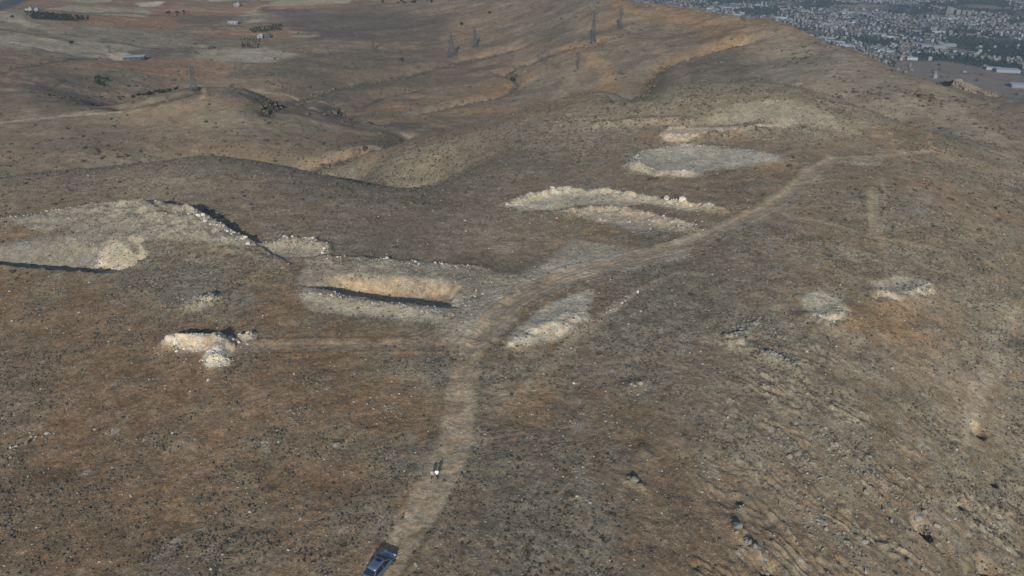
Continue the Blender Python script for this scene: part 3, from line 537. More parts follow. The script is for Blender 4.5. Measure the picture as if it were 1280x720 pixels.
# ------------------------------------------------------------------ single rocks and bushes
def lump_mesh(name, seed, material, rough_, flat, sub_=2, facet=True):
    bm = bmesh.new(); bmesh.ops.create_icosphere(bm, subdivisions=sub_, radius=1); r_ = random.Random(seed)
    dirs = [Vector((r_.gauss(0, 1), r_.gauss(0, 1), r_.gauss(0, 1))).normalized() for _ in range(9)]; off = [r_.uniform(.55, .9) for _ in dirs]
    for v in bm.verts:
        for d_, o_ in zip(dirs, off):
            k_ = v.co.dot(d_)
            if facet and k_ > o_: v.co -= d_ * (k_ - o_)
        v.co *= 1 + r_.uniform(-rough_, rough_); v.co.z *= flat
    return bm_mesh(name, bm, material)
ROCKS = {'chalk': [lump_mesh('boulder', i, M_CHALK, .06, .75) for i in range(5)], 'stone': [lump_mesh('boulder', 10 + i, M_STONE, .06, .7) for i in range(5)], 'grey': [lump_mesh('boulder', 20 + i, M_GREYROCK, .07, .65) for i in range(5)]}
def rock(x, y, r_, kind, label, group, name='boulder', sink=.25):
    o = link(name, random.choice(ROCKS[kind]), loc=(x, y, g1(x, y) + r_ * .7 * (1 - sink) * .7)); o.scale = (r_ * random.uniform(.8, 1.3), r_ * random.uniform(.8, 1.2), r_ * random.uniform(.7, 1.1)); o.rotation_euler = (random.uniform(-.2, .2), random.uniform(-.2, .2), random.uniform(0, 6.3))
    return tag(o, label, 'rock', group)
def rocks_line(pts, n_, spread, r0, r1, kind, label, group):
    P = np.array(W(pts)); L_ = np.r_[0, np.cumsum(np.hypot(*np.diff(P, axis=0).T))]
    for i in range(n_):
        t = random.uniform(0, L_[-1]); rock(np.interp(t, L_, P[:, 0]) + random.gauss(0, spread), np.interp(t, L_, P[:, 1]) + random.gauss(0, spread), r0 + (r1 - r0) * random.random() ** 2, kind, label, group)
rocks_line([(225,272),(250,282),(285,297),(318,311)], 34, .7, .15, .6, 'chalk', 'white boulder on the long rim of the left quarry tip', 'boulders on the rim of the left tip')
rocks_line([(10,276),(60,270),(130,261),(190,262)], 16, .6, .12, .4, 'chalk', 'pale stone along the back edge of the left quarry tip', 'stones on the back edge of the left tip')
rocks_line([(330,309),(355,303),(385,302),(408,308),(406,320)], 22, .6, .15, .55, 'chalk', 'white block in the short bank of rubble above the trench', 'blocks in the short bank of rubble')
rocks_line([(410,324),(470,328),(540,332),(580,335)], 14, .5, .2, .5, 'chalk', 'pale stone on the earth bank behind the trench', 'stones on the bank behind the trench')
rocks_line([(206,436),(222,437),(262,434),(292,432)], 20, .8, .15, .45, 'chalk', 'white rubble block on the T shaped chalk heap', 'blocks on the chalk heap')
rocks_line([(256,452),(274,456),(288,450)], 22, .8, .18, .45, 'chalk', 'small white block spilling from the foot of the chalk heap', 'blocks at the foot of the chalk heap')
rocks_line([(302,424),(316,420)], 9, .6, .2, .5, 'chalk', 'white block in the small pile right of the chalk heap', 'blocks in the small pile')
rocks_line([(232,386),(252,376),(272,372)], 18, 1.0, .25, .6, 'grey', 'grey block in the rubble pile above the chalk heap', 'blocks in the grey rubble pile')
rocks_line([(118,330),(135,334),(165,330),(180,320)], 14, .7, .2, .6, 'chalk', 'cream rock at the foot of the lit quarry face', 'rocks in the left quarry pit')
rocks_line([(800,253),(850,257),(905,263)], 14, .8, .3, .7, 'stone', 'pale boulder on the tail of the middle spoil ridge', 'boulders on the middle spoil ridge')
rocks_line([(790,276),(865,286)], 16, 1.4, .3, .6, 'stone', 'buff boulder in the lower heap of the middle spoil', 'boulders in the lower spoil heap')
rocks_line([(908,426),(930,418),(945,405)], 14, 1.0, .3, .9, 'grey', 'grey rock of the jagged outcrop on the right hilltop', 'rocks of the jagged outcrop')
rocks_line([(945,440),(975,452),(998,470)], 12, .7, .3, .8, 'grey', 'grey rock in the ledge below the jagged outcrop', 'rocks in the ledge')
rocks_line([(780,480),(800,486)], 6, .5, .3, .6, 'grey', 'grey rock in the lone outcrop right of the track', 'rocks in the lone outcrop')
rocks_line([(785,600),(806,612)], 6, .4, .3, .7, 'grey', 'grey slab of the small ledge near the bottom middle', 'rocks in the small ledge')
rocks_line([(918,655),(935,682),(965,712)], 16, .6, .25, .7, 'grey', 'grey rock in the broken ledge at the bottom', 'rocks in the bottom ledge')
rocks_line([(15,560),(40,550),(65,540)], 14, .5, .15, .35, 'stone', 'pale stone in the little heap at the left edge', 'stones in the little heap at the left')
for px, py, r_, lb in [(852,252,1.35,'big pale boulder standing up on the middle spoil ridge'), (833,250,1.1,'rounded pale boulder left of the biggest one on the spoil ridge'), (690,236,.9,'lone white boulder just behind the middle spoil ridge'),
                       (248,271,.7,'lone white boulder beyond the tip shadow, farthest back'), (254,270,.75,'white boulder beyond the tip shadow, in front of the lone one'), (257,277,.6,'small white boulder nearest the tip shadow'), (195,252,.4,'small white stone on brown soil behind the left tip'),
                       (797,366,.5,'white stone at the top end of the thin pale line'), (566,394,.45,'dark boulder beside the trench end')]:
    p = pt(px, py); rock(p.x, p.y, r_, 'grey' if 'dark' in lb else 'chalk', lb, None, sink=.1)
# finer chalk rubble between the single blocks
def rubble(name, lines, material, label, dens=4.0, r0=.05):
    xs, ys, sz = [], [], []
    for pts, spread in lines:
        P = np.array(W(pts)); L_ = np.r_[0, np.cumsum(np.hypot(*np.diff(P, axis=0).T))]; n_ = int(L_[-1] * dens * spread * 4); t = rng.uniform(0, L_[-1], n_); t = t[rng.random(n_) < ss(-.25, .6, pn(t / 2.3, spread * 9, 5) + .5 * pn(t / .9, 3, 6))]; n_ = len(t); spread = spread * np.exp(rng.normal(0, .6, n_))
        xs.append(np.interp(t, L_, P[:, 0]) + rng.normal(0, 1, n_) * spread); ys.append(np.interp(t, L_, P[:, 1]) + rng.normal(0, 1, n_) * spread); sz.append(rng.gamma(1.5, r0, n_) + .05)
    x, y = np.concatenate(xs), np.concatenate(ys); gn_cover(name, np.stack([x, y, gz(x, y)], -1), np.concatenate(sz), material, label, 'rubble', 1.5, 1, .6, 1.2)
rubble('chalk_rubble', [([(0,277),(60,269),(130,260),(190,261)], .8), ([(215,266),(250,281),(285,296),(320,311)], 1.0), ([(328,309),(355,303),(385,302),(408,308),(406,320)], .7), ([(406,325),(500,330),(600,336)], .5),
    ([(206,433),(225,431),(252,430),(280,432)], 1.2), ([(272,436),(272,450),(285,456)], 1.5), ([(284,432),(300,434),(318,422)], 1.0), ([(118,326),(150,334),(178,324)], 1.0), ([(110,300),(130,318)], 1.0),
    ([(634,256),(662,247),(700,240),(760,241),(820,251),(860,257),(905,263)], 1.4), ([(705,266),(770,262),(812,272),(865,286)], 1.6), ([(793,210),(825,219),(870,217)], 1.4), ([(790,206),(802,194),(850,187),(910,188),(968,199)], 1.2),
    ([(380,366),(430,376),(500,386),(550,395)], .9), ([(634,436),(680,412),(728,395)], .35), ([(560,385),(590,372),(596,360)], .8), ([(795,366),(770,386),(745,402)], .3)], M_CHALKR, 'white broken chalk along the quarry tips and spoil heaps')
rubble('grey_rubble', [([(232,386),(252,376),(272,372)], 1.6), ([(905,425),(930,412),(950,400),(930,395)], 2.2), ([(940,440),(975,452),(998,470)], 1.2), ([(1005,400),(1055,395)], 2.0), ([(1095,372),(1165,362)], 1.8), ([(780,476),(800,488)], 1.0), ([(782,598),(808,612)], .7),
    ([(915,652),(935,680),(965,712)], 1.0), ([(960,545),(1040,600),(1110,640)], 2.2), ([(985,620),(1060,680),(1090,720)], 2.0), ([(1000,530),(1060,570),(1150,640),(1210,700)], 2.6), ([(370,520),(380,535)], 1.5), ([(470,510),(495,512)], 1.2), ([(410,560),(425,566)], 1.2), ([(10,560),(70,540)], 1.0), ([(1270,400),(1240,440)], 1.0)], M_GREYROCK, 'grey broken rock around the natural outcrops', 5.0, .075)
# bigger shrubs, each its own object
SHR = []
for i in range(4):
    bm = bmesh.new(); r_ = random.Random(40 + i)
    for j in range(46):     # leafy sprigs
        a1_ = r_.uniform(0, 6.28); e = r_.uniform(.05, 1.5); rr = r_.uniform(.45, 1.0); c_ = Vector((math.cos(a1_) * math.cos(e), math.sin(a1_) * math.cos(e), math.sin(e) * .9)) * rr
        s_ = r_.uniform(.16, .34); nrm = Vector((r_.gauss(0, 1), r_.gauss(0, 1), r_.gauss(0, 1))).normalized(); q = nrm.to_track_quat('Z', 'Y').to_matrix()
        vs = [bm.verts.new(c_ + q @ Vector(t_) * s_) for t_ in ((-1, -.5, 0), (0, -1, .3), (1, 0, 0), (.2, 1, -.3))]; bm.faces.new(vs)
    SHR.append(bm_mesh('shrub', bm, M_SHRUB))
for x_, y_, z_, s_ in zip(*SH_BIG):
    o = link('shrub', random.choice(SHR), loc=(x_, y_, z_)); q = s_ * random.uniform(.9, 1.2); o.scale = (q, q, q * .8); o.rotation_euler = (0, 0, random.uniform(0, 6.3))
    side = 'left of the track' if x_ < -18 else ('right of the track' if x_ < 30 else 'on the right-hand slope')
    tag(o, 'small dark dry bush on stony ground ' + side, 'shrub', 'bushes ' + side)

# ------------------------------------------------------------------ car
M_PAINT = mat('blue_grey_paint', (.12, .165, .235), .38, .4, spec=.5, coat=.6); M_GLASS = mat('tinted_glass', (.02, .025, .035), .12, spec=.6); M_RUB = mat('rubber', (.02, .02, .02), .9); M_RIM = mat('alloy', (.4, .4, .42), .35, .9)
M_LAMP = mat('lamp_lens', (.6, .6, .62), .15, spec=.6); M_RED = mat('tail_lens', (.3, .01, .01), .2); M_BLACK = mat('black_trim', (.02, .02, .022), .6); M_PLATE = mat('plate', (.7, .7, .68), .5)
def sweep(bm, secs, cap=True):
    rings = [[bm.verts.new(p) for p in s_] for s_ in secs]
    for a, b in zip(rings, rings[1:]):
        n_ = len(a)
        for i in range(n_): bm.faces.new((a[i], a[(i + 1) % n_], b[(i + 1) % n_], b[i]))
    if cap: bm.faces.new(rings[0][::-1]); bm.faces.new(rings[-1])
def make_car(loc, rz):
    t = empty('parked_car', loc, rz); tag(t, 'blue grey car parked on the dirt track at the bottom edge', 'car')
    # +X is the front; lower body lofted along x: (x, half width, z bottom, z top)
    st = [(-2.28,.70,.42,.78),(-2.2,.82,.30,.98),(-1.9,.88,.24,1.02),(-1.2,.91,.22,.99),(0,.92,.20,.96),(.9,.91,.22,.94),(1.5,.89,.24,.88),(2.0,.84,.28,.78),(2.22,.74,.34,.66),(2.3,.60,.42,.56)]
    secs = [[(x_, -hw * .92, zb), (x_, -hw, zb + .16), (x_, -hw, zt - .16), (x_, -hw * .93, zt - .04), (x_, -hw * .6, zt + .02), (x_, 0, zt + .035), (x_, hw * .6, zt + .02), (x_, hw * .93, zt - .04), (x_, hw, zt - .16), (x_, hw, zb + .16), (x_, hw * .92, zb)] for x_, hw, zb, zt in st]
    bm = bmesh.new(); sweep(bm, secs); bmesh.ops.recalc_face_normals(bm, faces=bm.faces[:]); body = link('body', bm_mesh('body', bm, M_PAINT, True), t)
    md = body.modifiers.new('s', 'SUBSURF'); md.levels = md.render_levels = 2
    # cabin: glass house with a painted roof and pillars
    gl = [(-1.95,.72,1.0,.60,1.02),(-1.35,.80,.96,.60,1.40),(-.3,.83,.95,.62,1.47),(.35,.82,.94,.60,1.44),(1.2,.76,.92,.62,.96)]
    bm = bmesh.new(); sweep(bm, [[(x_, -b_, z0), (x_, -tp, z1), (x_, 0, z1 + .02), (x_, tp, z1), (x_, b_, z0)] for x_, b_, z0, tp, z1 in gl]); bmesh.ops.recalc_face_normals(bm, faces=bm.faces[:])
    me = bm_mesh('windows', bm, M_GLASS, False); link('window_glass', me, t)
    bm = bmesh.new(); sweep(bm, [[(x_, -w_, z_ + .012), (x_, -w_ * .5, z_ + .045), (x_, 0, z_ + .05), (x_, w_ * .5, z_ + .045), (x_, w_, z_ + .012), (x_, w_ * .9, z_ - .03), (x_, -w_ * .9, z_ - .03)] for x_, w_, z_ in ((-1.42,.62,1.40),(-1.0,.64,1.44),(-.3,.65,1.475),(.3,.64,1.45),(.42,.62,1.42))])
    bmesh.ops.recalc_face_normals(bm, faces=bm.faces[:]); rf = link('roof', bm_mesh('roof', bm, M_PAINT, True), t)
    bm = bmesh.new(); bx(bm, (.0, 0, 1.527), (.42, .72, .015)); link('sunroof', bm_mesh('sunroof', bm, M_GLASS), rf)
    bm = bmesh.new()
    for s_ in (-1, 1):
        bar(bm, (.36, s_ * .63, 1.43), (1.22, s_ * .78, .95), .07); bar(bm, (-1.38, s_ * .63, 1.40), (-1.98, s_ * .74, 1.0), .09); bar(bm, (-.25, s_ * .645, 1.46), (-.3, s_ * .85, .95), .06)
    link('pillars', bm_mesh('pillars', bm, M_PAINT), t)
    for s_ in (-1, 1):
        bm = bmesh.new(); bx(bm, (.98, s_ * 1.0, 1.0), (.12, .2, .14), taper=.8); link('wing_mirror', bm_mesh('mirror', bm, M_PAINT), t)
        bm = bmesh.new(); bx(bm, (2.08, s_ * .62, .68), (.3, .28, .12), taper=.8); link('headlight', bm_mesh('headlight', bm, M_LAMP), t)
        bm = bmesh.new(); bx(bm, (-2.2, s_ * .66, .85), (.1, .3, .14), taper=.8); link('tail_light', bm_mesh('tail_light', bm, M_RED), t)
        for xx in (-.75, .3):
            bm = bmesh.new(); bx(bm, (xx, s_ * .93, .82), (.18, .03, .035)); link('door_handle', bm_mesh('handle', bm, M_RIM), t)
        for xx in (-1.38, 1.38):
            bm = bmesh.new(); bmesh.ops.create_cone(bm, segments=28, radius1=.33, radius2=.33, depth=.22, cap_ends=True, matrix=Matrix.Translation((xx, s_ * .82, .33)) @ Matrix.Rotation(R(90), 4, 'X')); wl = link('wheel', bm_mesh('tyre', bm, M_RUB, False), t)
            bm = bmesh.new(); bmesh.ops.create_cone(bm, segments=20, radius1=.21, radius2=.19, depth=.235, cap_ends=True, matrix=Matrix.Translation((xx, s_ * .825, .33)) @ Matrix.Rotation(R(90), 4, 'X')); link('rim', bm_mesh('rim', bm, M_RIM), wl)
    bm = bmesh.new(); bx(bm, (2.27, 0, .5), (.06, .9, .14)); link('grille', bm_mesh('grille', bm, M_BLACK), t)
    bm = bmesh.new(); bx(bm, (-2.285, 0, .72), (.03, .5, .12)); link('number_plate', bm_mesh('plate', bm, M_PLATE), t)
    return t
pn_, ptl = pt(487, 698), pt(459, 732); dr = (pn_ - ptl); hd = math.atan2(dr.y, dr.x); cc = pn_ - Vector((math.cos(hd), math.sin(hd), 0)) * 2.0
car = make_car((cc.x, cc.y, g1(cc.x, cc.y) - .02), hd); car.scale = (1.03, 1.1, 1.14)

# ------------------------------------------------------------------ two people walking away along the track
M_SKIN = mat('skin', (.42, .26, .18), .6); M_HAIR = mat('dark_hair', (.02, .015, .012), .7)
def skin_obj(name, verts, edges, radii, material, parent, root=0, sub_=1):
    me = bpy.data.meshes.new(name); me.from_pydata(verts, edges, []); me.materials.append(material); o = link(name, me, parent)
    sk = o.modifiers.new('skin', 'SKIN'); sk.use_smooth_shade = True
    for i, r_ in enumerate(radii):
        d_ = me.skin_vertices[0].data[i]; rr = r_ if isinstance(r_, tuple) else (r_, r_); d_.radius = rr; d_.use_root = (i == root)
    ms = o.modifiers.new('sub', 'SUBSURF'); ms.levels = ms.render_levels = sub_; return o
def person(loc, rz, label, top, legs, stride, h=1.75):
    t = empty('person', loc, rz); t.scale = (h / 1.75,) * 3; tag(t, label, 'person')        # faces +Y
    V_, E_, R_ = [], [], []
    def chain(pts, start=None):
        pr = start
        for x_, y_, z_, r_ in pts:
            V_.append((x_, y_, z_)); R_.append(r_)
            if pr is not None: E_.append((pr, len(V_) - 1))
            pr = len(V_) - 1
        return pr
    pel = chain([(0, 0, .95, (.15, .11))]); ch = chain([(0, .0, 1.12, (.13, .10)), (0, .01, 1.34, (.16, .11)), (0, 0, 1.46, (.09, .08)), (0, .01, 1.53, .055), (0, .02, 1.62, (.075, .09)), (0, .02, 1.70, (.06, .075))], pel)
    for s_ in (-1, 1):
        f = s_ * stride
        chain([(s_ * .09, 0, .88, .09), (s_ * .10, f * .45, .50, .06), (s_ * .10, f * .8 - .02, .10, .042), (s_ * .11, f * .8 + .14, .04, .038)], pel)
        wr = chain([(s_ * .19, 0, 1.43, .055), (s_ * .24, -f * .3, 1.15, .043), (s_ * .25, -f * .6 + .06, .90, .030), (s_ * .25, -f * .7 + .08, .84, .032)], 2)
        for q in range(4): chain([(s_ * .25 + (q - 1.5) * .004, -f * .72 + .055 + q * .018, .775 - .006 * abs(q - 1.5), .009), (s_ * .245, -f * .72 + .06 + q * .018, .745, .008)], wr)
        chain([(s_ * .225, -f * .7 + .13, .80, .010)], wr)
    skin_obj('body', V_, E_, R_, M_SKIN, t, 0, 2)
    skin_obj('shirt', [(0, 0, .93), (0, 0, 1.12), (0, .01, 1.34), (0, 0, 1.46), (.19, 0, 1.43), (.24, -stride * .3, 1.15), (-.19, 0, 1.43), (-.24, stride * .3, 1.15)], [(0, 1), (1, 2), (2, 3), (2, 4), (4, 5), (2, 6), (6, 7)],
             [(.19, .15), (.17, .135), (.19, .14), (.09, .085), .085, .068, .085, .068], top, t, 0, 2)
    skin_obj('trousers', [(0, 0, .96), (.09, 0, .86), (.10, stride * .45, .50), (.10, stride * .8 - .02, .13), (-.09, 0, .86), (-.10, -stride * .45, .50), (-.10, -stride * .8 - .02, .13)], [(0, 1), (1, 2), (2, 3), (0, 4), (4, 5), (5, 6)],
             [(.165, .13), .11, .08, .065, .11, .08, .065], legs, t, 0, 2)
    skin_obj('hair', [(0, .005, 1.64), (0, 0, 1.71)], [(0, 1)], [(.088, .085), (.075, .085)], M_HAIR, t, 0, 2)
    for s_ in (-1, 1): skin_obj('shoe', [(s_ * .10, s_ * stride * .8 - .05, .05), (s_ * .11, s_ * stride * .8 + .15, .04)], [(0, 1)], [.055, .045], M_BLACK, t, 0, 2)
    bm = bmesh.new(); bmesh.ops.create_cone(bm, segments=8, radius1=.018, radius2=.006, depth=.035, matrix=Matrix.Translation((0, .115, 1.615)) @ Matrix.Rotation(R(-70), 4, 'X')); link('nose', bm_mesh('nose', bm, M_SKIN), t)
    for s_ in (-1, 1):
        bm = bmesh.new(); bmesh.ops.create_icosphere(bm, subdivisions=1, radius=.011, matrix=Matrix.Translation((s_ * .03, .103, 1.64))); link('eye', bm_mesh('eye', bm, M_HAIR), t)
        bm = bmesh.new(); bmesh.ops.create_icosphere(bm, subdivisions=1, radius=.02, matrix=Matrix.Translation((s_ * .083, .015, 1.625))); link('ear', bm_mesh('ear', bm, M_SKIN), t)
    bm = bmesh.new(); bx(bm, (0, .108, 1.585), (.045, .01, .01)); link('mouth', bm_mesh('mouth', bm, mat('lips', (.3, .12, .1), .5)), t)
    return t
a_p, b_p = pt(540.5, 599.5), pt(546.5, 599)
person((a_p.x, a_p.y, g1(a_p.x, a_p.y)), R(170), 'person in a grey top and dark trousers walking on the track', mat('grey_cotton', (.27, .29, .32), .9), mat('dark_trousers', (.03, .032, .04), .9), .22, 1.72)
person((b_p.x, b_p.y, g1(b_p.x, b_p.y)), R(175), 'person in a bright white shirt and dark trousers walking on the track', mat('white_cotton', (.85, .86, .9), .85), mat('navy_trousers', (.02, .025, .05), .9), -.2, 1.78)

# ------------------------------------------------------------------ pylons
def make_pylon(px, py, hpx, label, wide=.17, thin=1.0, arms=3):
    p = pt(px, py); h = hpx / FPX * slant(p) / math.cos(R(9)); t = empty('power_pylon', (p.x, p.y, g1(p.x, p.y) - .3), R(random.uniform(15, 40))); tag(t, label, 'pylon', 'pylons of the power lines over the far hills')
    w0, w1 = h * wide / 2, h * .025; wd = .22 * thin
    def hw(z_): return w0 + (w1 * 1.3 - w0) * (z_ / (h * .72)) if z_ < h * .72 else w1 * 1.3 + (w1 * .5 - w1 * 1.3) * ((z_ - h * .72) / (h * .28))
    for sx, sy in ((1, 1), (1, -1), (-1, 1), (-1, -1)):
        bm = bmesh.new(); zs = [0, h * .72, h]
        for a, b in zip(zs, zs[1:]): bar(bm, (sx * hw(a), sy * hw(a), a), (sx * hw(b - .001), sy * hw(b - .001), b), wd)
        link('leg', bm_mesh('leg', bm, M_STEEL), t)
    bm = bmesh.new(); zl = [h * q for q in (0, .16, .31, .44, .55, .64, .72, .79, .86, .93, .99)]
    for a, b in zip(zl, zl[1:]):
        for k_ in range(4):
            c0 = [(1, 1), (-1, 1), (-1, -1), (1, -1)][k_]; c1_ = [(1, 1), (-1, 1), (-1, -1), (1, -1)][(k_ + 1) % 4]
            bar(bm, (c0[0] * hw(a), c0[1] * hw(a), a), (c1_[0] * hw(b), c1_[1] * hw(b), b), wd * .6); bar(bm, (c1_[0] * hw(a), c1_[1] * hw(a), a), (c0[0] * hw(b), c0[1] * hw(b), b), wd * .6)
            bar(bm, (c0[0] * hw(b), c0[1] * hw(b), b), (c1_[0] * hw(b), c1_[1] * hw(b), b), wd * .6)
    link('lattice', bm_mesh('lattice', bm, M_STEEL), t)
    for q in range(arms):
        z_ = h * (.70 + .105 * q); L_ = h * (.14 - .02 * q); bm = bmesh.new()
        for s_ in (-1, 1):
            tip = (s_ * L_, 0, z_ + h * .01)
            for sy in (-1, 1): bar(bm, (s_ * hw(z_), sy * hw(z_), z_), tip, wd * .7)
            bar(bm, (s_ * hw(z_ + h * .04), 0, z_ + h * .045), tip, wd * .7)
        ar = link('cross_arm', bm_mesh('cross_arm', bm, M_STEEL), t)
        for s_ in (-1, 1):
            bm = bmesh.new(); bar(bm, (s_ * L_, 0, z_ + h * .01), (s_ * L_, 0, z_ - h * .045), wd * .7)
            for j in range(4): bx(bm, (s_ * L_, 0, z_ - h * .01 * j), (wd * 1.6, wd * 1.6, .15))
            link('insulator', bm_mesh('insulator', bm, M_BLACK), ar)
    return t
for a in [(741,56,38,'tallest lattice pylon, on the crest of the ochre far hill',.16,1.3,3), (775,37,25,'lattice pylon on the far crest right behind the tallest one',.17,1.2,3), (722,88,24,'slim pylon standing below the tallest one on the far slope',.06,1.1,2),
          (565,72,29,'broad grey pylon, left of the pair on the middle hill',.34,1.4,2), (594,59,22,'smaller grey pylon, right of the pair on the middle hill',.26,1.2,2), (243,113,28,'pylon with a wide base beside the dark gully on the left',.24,1.1,3),
          (467,63,19,'faint pylon alone on the grey hill at upper left centre',.2,.9,3), (411,68,9,'tiny pylon on the dark ridge left of centre',.2,.8,2), (931,26,24,'faint pylon on the right crest against the town',.12,.7,3), (138,66,9,'tiny pylon by the pale plot on the far left',.2,.8,2)]:
    make_pylon(*a)

# ------------------------------------------------------------------ far left: houses, sheds, orchards
def house_mesh(name, L_, Wd, Hh, wall, roof=None, windows=True):
    """flat-roofed block: walls with recessed windows, parapet, stair head"""
    bm = bmesh.new(); bx(bm, (0, 0, Hh / 2), (L_, Wd, Hh)); th = .25
    for s_ in (-1, 1):
        bx(bm, (s_ * (L_ / 2 - th / 2), 0, Hh + .4), (th, Wd, .8)); bx(bm, (0, s_ * (Wd / 2 - th / 2), Hh + .4), (L_ - 2 * th, th, .8))
    me = bm_mesh(name, bm, wall); return me
def build_house(name, loc, rz, L_, Wd, Hh, wall, label, group=None, roofm=None, cat='house'):
    t = empty(name, loc, rz); tag(t, label, cat, group)
    link('wall', house_mesh('wall', L_, Wd, Hh, wall), t)
    bm = bmesh.new()
    if roofm is not None: bx(bm, (0, 0, Hh + .95), (L_ + .8, Wd + .8, .25))
    else: bx(bm, (L_ * .2, -Wd * .15, Hh + 1.3), (L_ * .25, Wd * .3, 2.5))
    link('roof' if roofm is not None else 'stair_head', bm_mesh('roof', bm, roofm or wall), t)
    nfl = max(1, int(Hh / 3)); nw = max(1, int(L_ / 4)); cnt = 0
    for fl in range(nfl):
        for i in range(nw):
            if cnt >= 14: break
            bm = bmesh.new(); bx(bm, (-L_ / 2 + (i + .5) * L_ / nw, -Wd / 2 - .02, fl * 3 + 1.6), (1.3, .1, 1.2)); link('window', bm_mesh('window', bm, M_DARKWIN), t); cnt += 1
    bm = bmesh.new(); bx(bm, (L_ * .42, -Wd / 2 - .03, 1.05), (1.0, .1, 2.1)); link('door', bm_mesh('door', bm, M_DARKWIN), t)
    return t
for px, py, L_, Wd, Hh, wi, roofm, rz, lb in [(297,8,9,7,4,1,None,.1,'small white house alone at the top left of the hills'), (292,30,13,5,3,1,M_ROOF,.05,'long low white shed beside the dark field'), (168,74,19,9,2.3,2,M_ROOF,.35,'long shed with a pale blue roof on a bare plot'),
                                      (326,47,7,6,3,1,None,.1,'left one of two white cottages by the dotted orchard'), (335,47,7,6,3,2,None,.2,'right one of two cottages by the dotted orchard'), (38,14,9,6,3,1,None,0,'white house behind the striped orchard'), (46,14,6,5,3,1,None,.2,'lesser white house right of the one behind the striped orchard')]:
    p = pt(px, py); build_house('house', (p.x, p.y, g1(p.x, p.y) - .3), rz, L_, Wd, Hh, M_WALLS[wi], lb, None, roofm)
TREES = []
for i in range(3):
    r_ = random.Random(70 + i); bm = bmesh.new()
    for j in range(150):
        d_ = Vector((r_.gauss(0, 1), r_.gauss(0, 1), r_.gauss(0, .8))).normalized() * r_.uniform(.5, 1.0) ** .6; c_ = Vector((d_.x * 2.1, d_.y * 2.1, 2.9 + d_.z * 1.6)); s_ = r_.uniform(.3, .6)
        q = Vector((r_.gauss(0, 1), r_.gauss(0, 1), r_.gauss(0, 1))).normalized().to_track_quat('Z', 'Y').to_matrix()
        bm.faces.new([bm.verts.new(c_ + q @ Vector(t_) * s_) for t_ in ((-1, -.5, 0), (0, -1, .3), (1, 0, 0), (.2, 1, -.3))])
    crown = bm_mesh('crown', bm, M_LEAF); bm = bmesh.new()
    bmesh.ops.create_cone(bm, segments=8, radius1=.3, radius2=.18, depth=2.2, matrix=Matrix.Translation((0, 0, 1.0)))
    for q in range(4): a1_ = q * 1.6 + i; bar(bm, (0, 0, 1.8), (math.cos(a1_) * 1.1, math.sin(a1_) * 1.1, 3.2), .12)
    TREES.append((crown, bm_mesh('trunk', bm, M_BARK)))
def tree(x, y, s_, label, group, name='olive_tree'):
    t = empty(name, (x, y, g1(x, y) - .1), random.uniform(0, 6.3)); t.scale = (s_, s_, s_ * random.uniform(.85, 1.1)); tag(t, label, 'tree', group); cr, tr_ = random.choice(TREES)
    link('crown', cr, t); link('trunk', tr_, t)
def orchard(pts, rows, per, s_, label, group, jit=.6):
    a, b, c, d = [np.array(q) for q in W(pts)]
    for i in range(rows):
        for j in range(per):
            if random.random() < .08: continue
            u, v_ = i / (rows - 1), j / max(1, per - 1); q = (a * (1 - u) + b * u) * (1 - v_) + (d * (1 - u) + c * u) * v_; tree(q[0] + random.gauss(0, jit), q[1] + random.gauss(0, jit), s_ * random.uniform(.8, 1.2), label, group)
orchard([(32,17),(84,19),(96,27),(46,24)], 14, 8, .75, 'dark olive tree in the rows of the striped orchard', 'trees in the striped orchard')
orchard([(313,37),(352,31),(352,38),(318,41)], 12, 7, .5, 'small round tree in the dotted orchard by the cottages', 'trees in the dotted orchard')
orchard([(302,50),(324,50),(322,60),(303,60)], 7, 6, .4, 'tiny tree on the ochre plot below the cottages', 'trees on the ochre plot')
for px0, px1, py0, py1, n_, s_, lb, gp in [(148,222,112,124,46,.42,'dark tree in the thicket along the left gully', 'trees along the left gully'), (208,232,16,20,8,.8,'dark tree at the left end of the long hedge', 'trees by the hedge'), (96,115,21,27,8,.8,'dark tree right of the striped orchard', 'trees beside the striped orchard'),
                                 (465,550,0,5,10,.9,'lone dark tree on the pale ground at the top edge', 'scattered trees at the top edge'), (120,140,99,108,9,.7,'little tree in the planted plot on the pale slope', 'trees in the planted plot')]:
    for i in range(n_):
        u = random.random(); p = pt(px0 + (px1 - px0) * u, py1 + (py0 - py1) * (u if 'gully' in gp else random.random()) + (random.uniform(-2, 2) if 'gully' in gp else 0)); tree(p.x, p.y, s_ * random.uniform(.7, 1.3), lb, gp)
for px, py, s_, lb in [(577,32,1.0,'dark tree alone left of the broad pylon top'), (612,18,1.0,'dark tree alone near the top middle'), (502,77,1.0,'dark bush alone on the ochre slope under the faint pylon'), (90,56,1.0,'dark tree alone on the pale fields at left'), (16,23,1.0,'dark tree by the white clearing at far left'), (641,103,1.1,'dark tree in the bend of the ochre gully')]:
    p = pt(px, py); tree(p.x, p.y, s_, lb, None, 'tree')

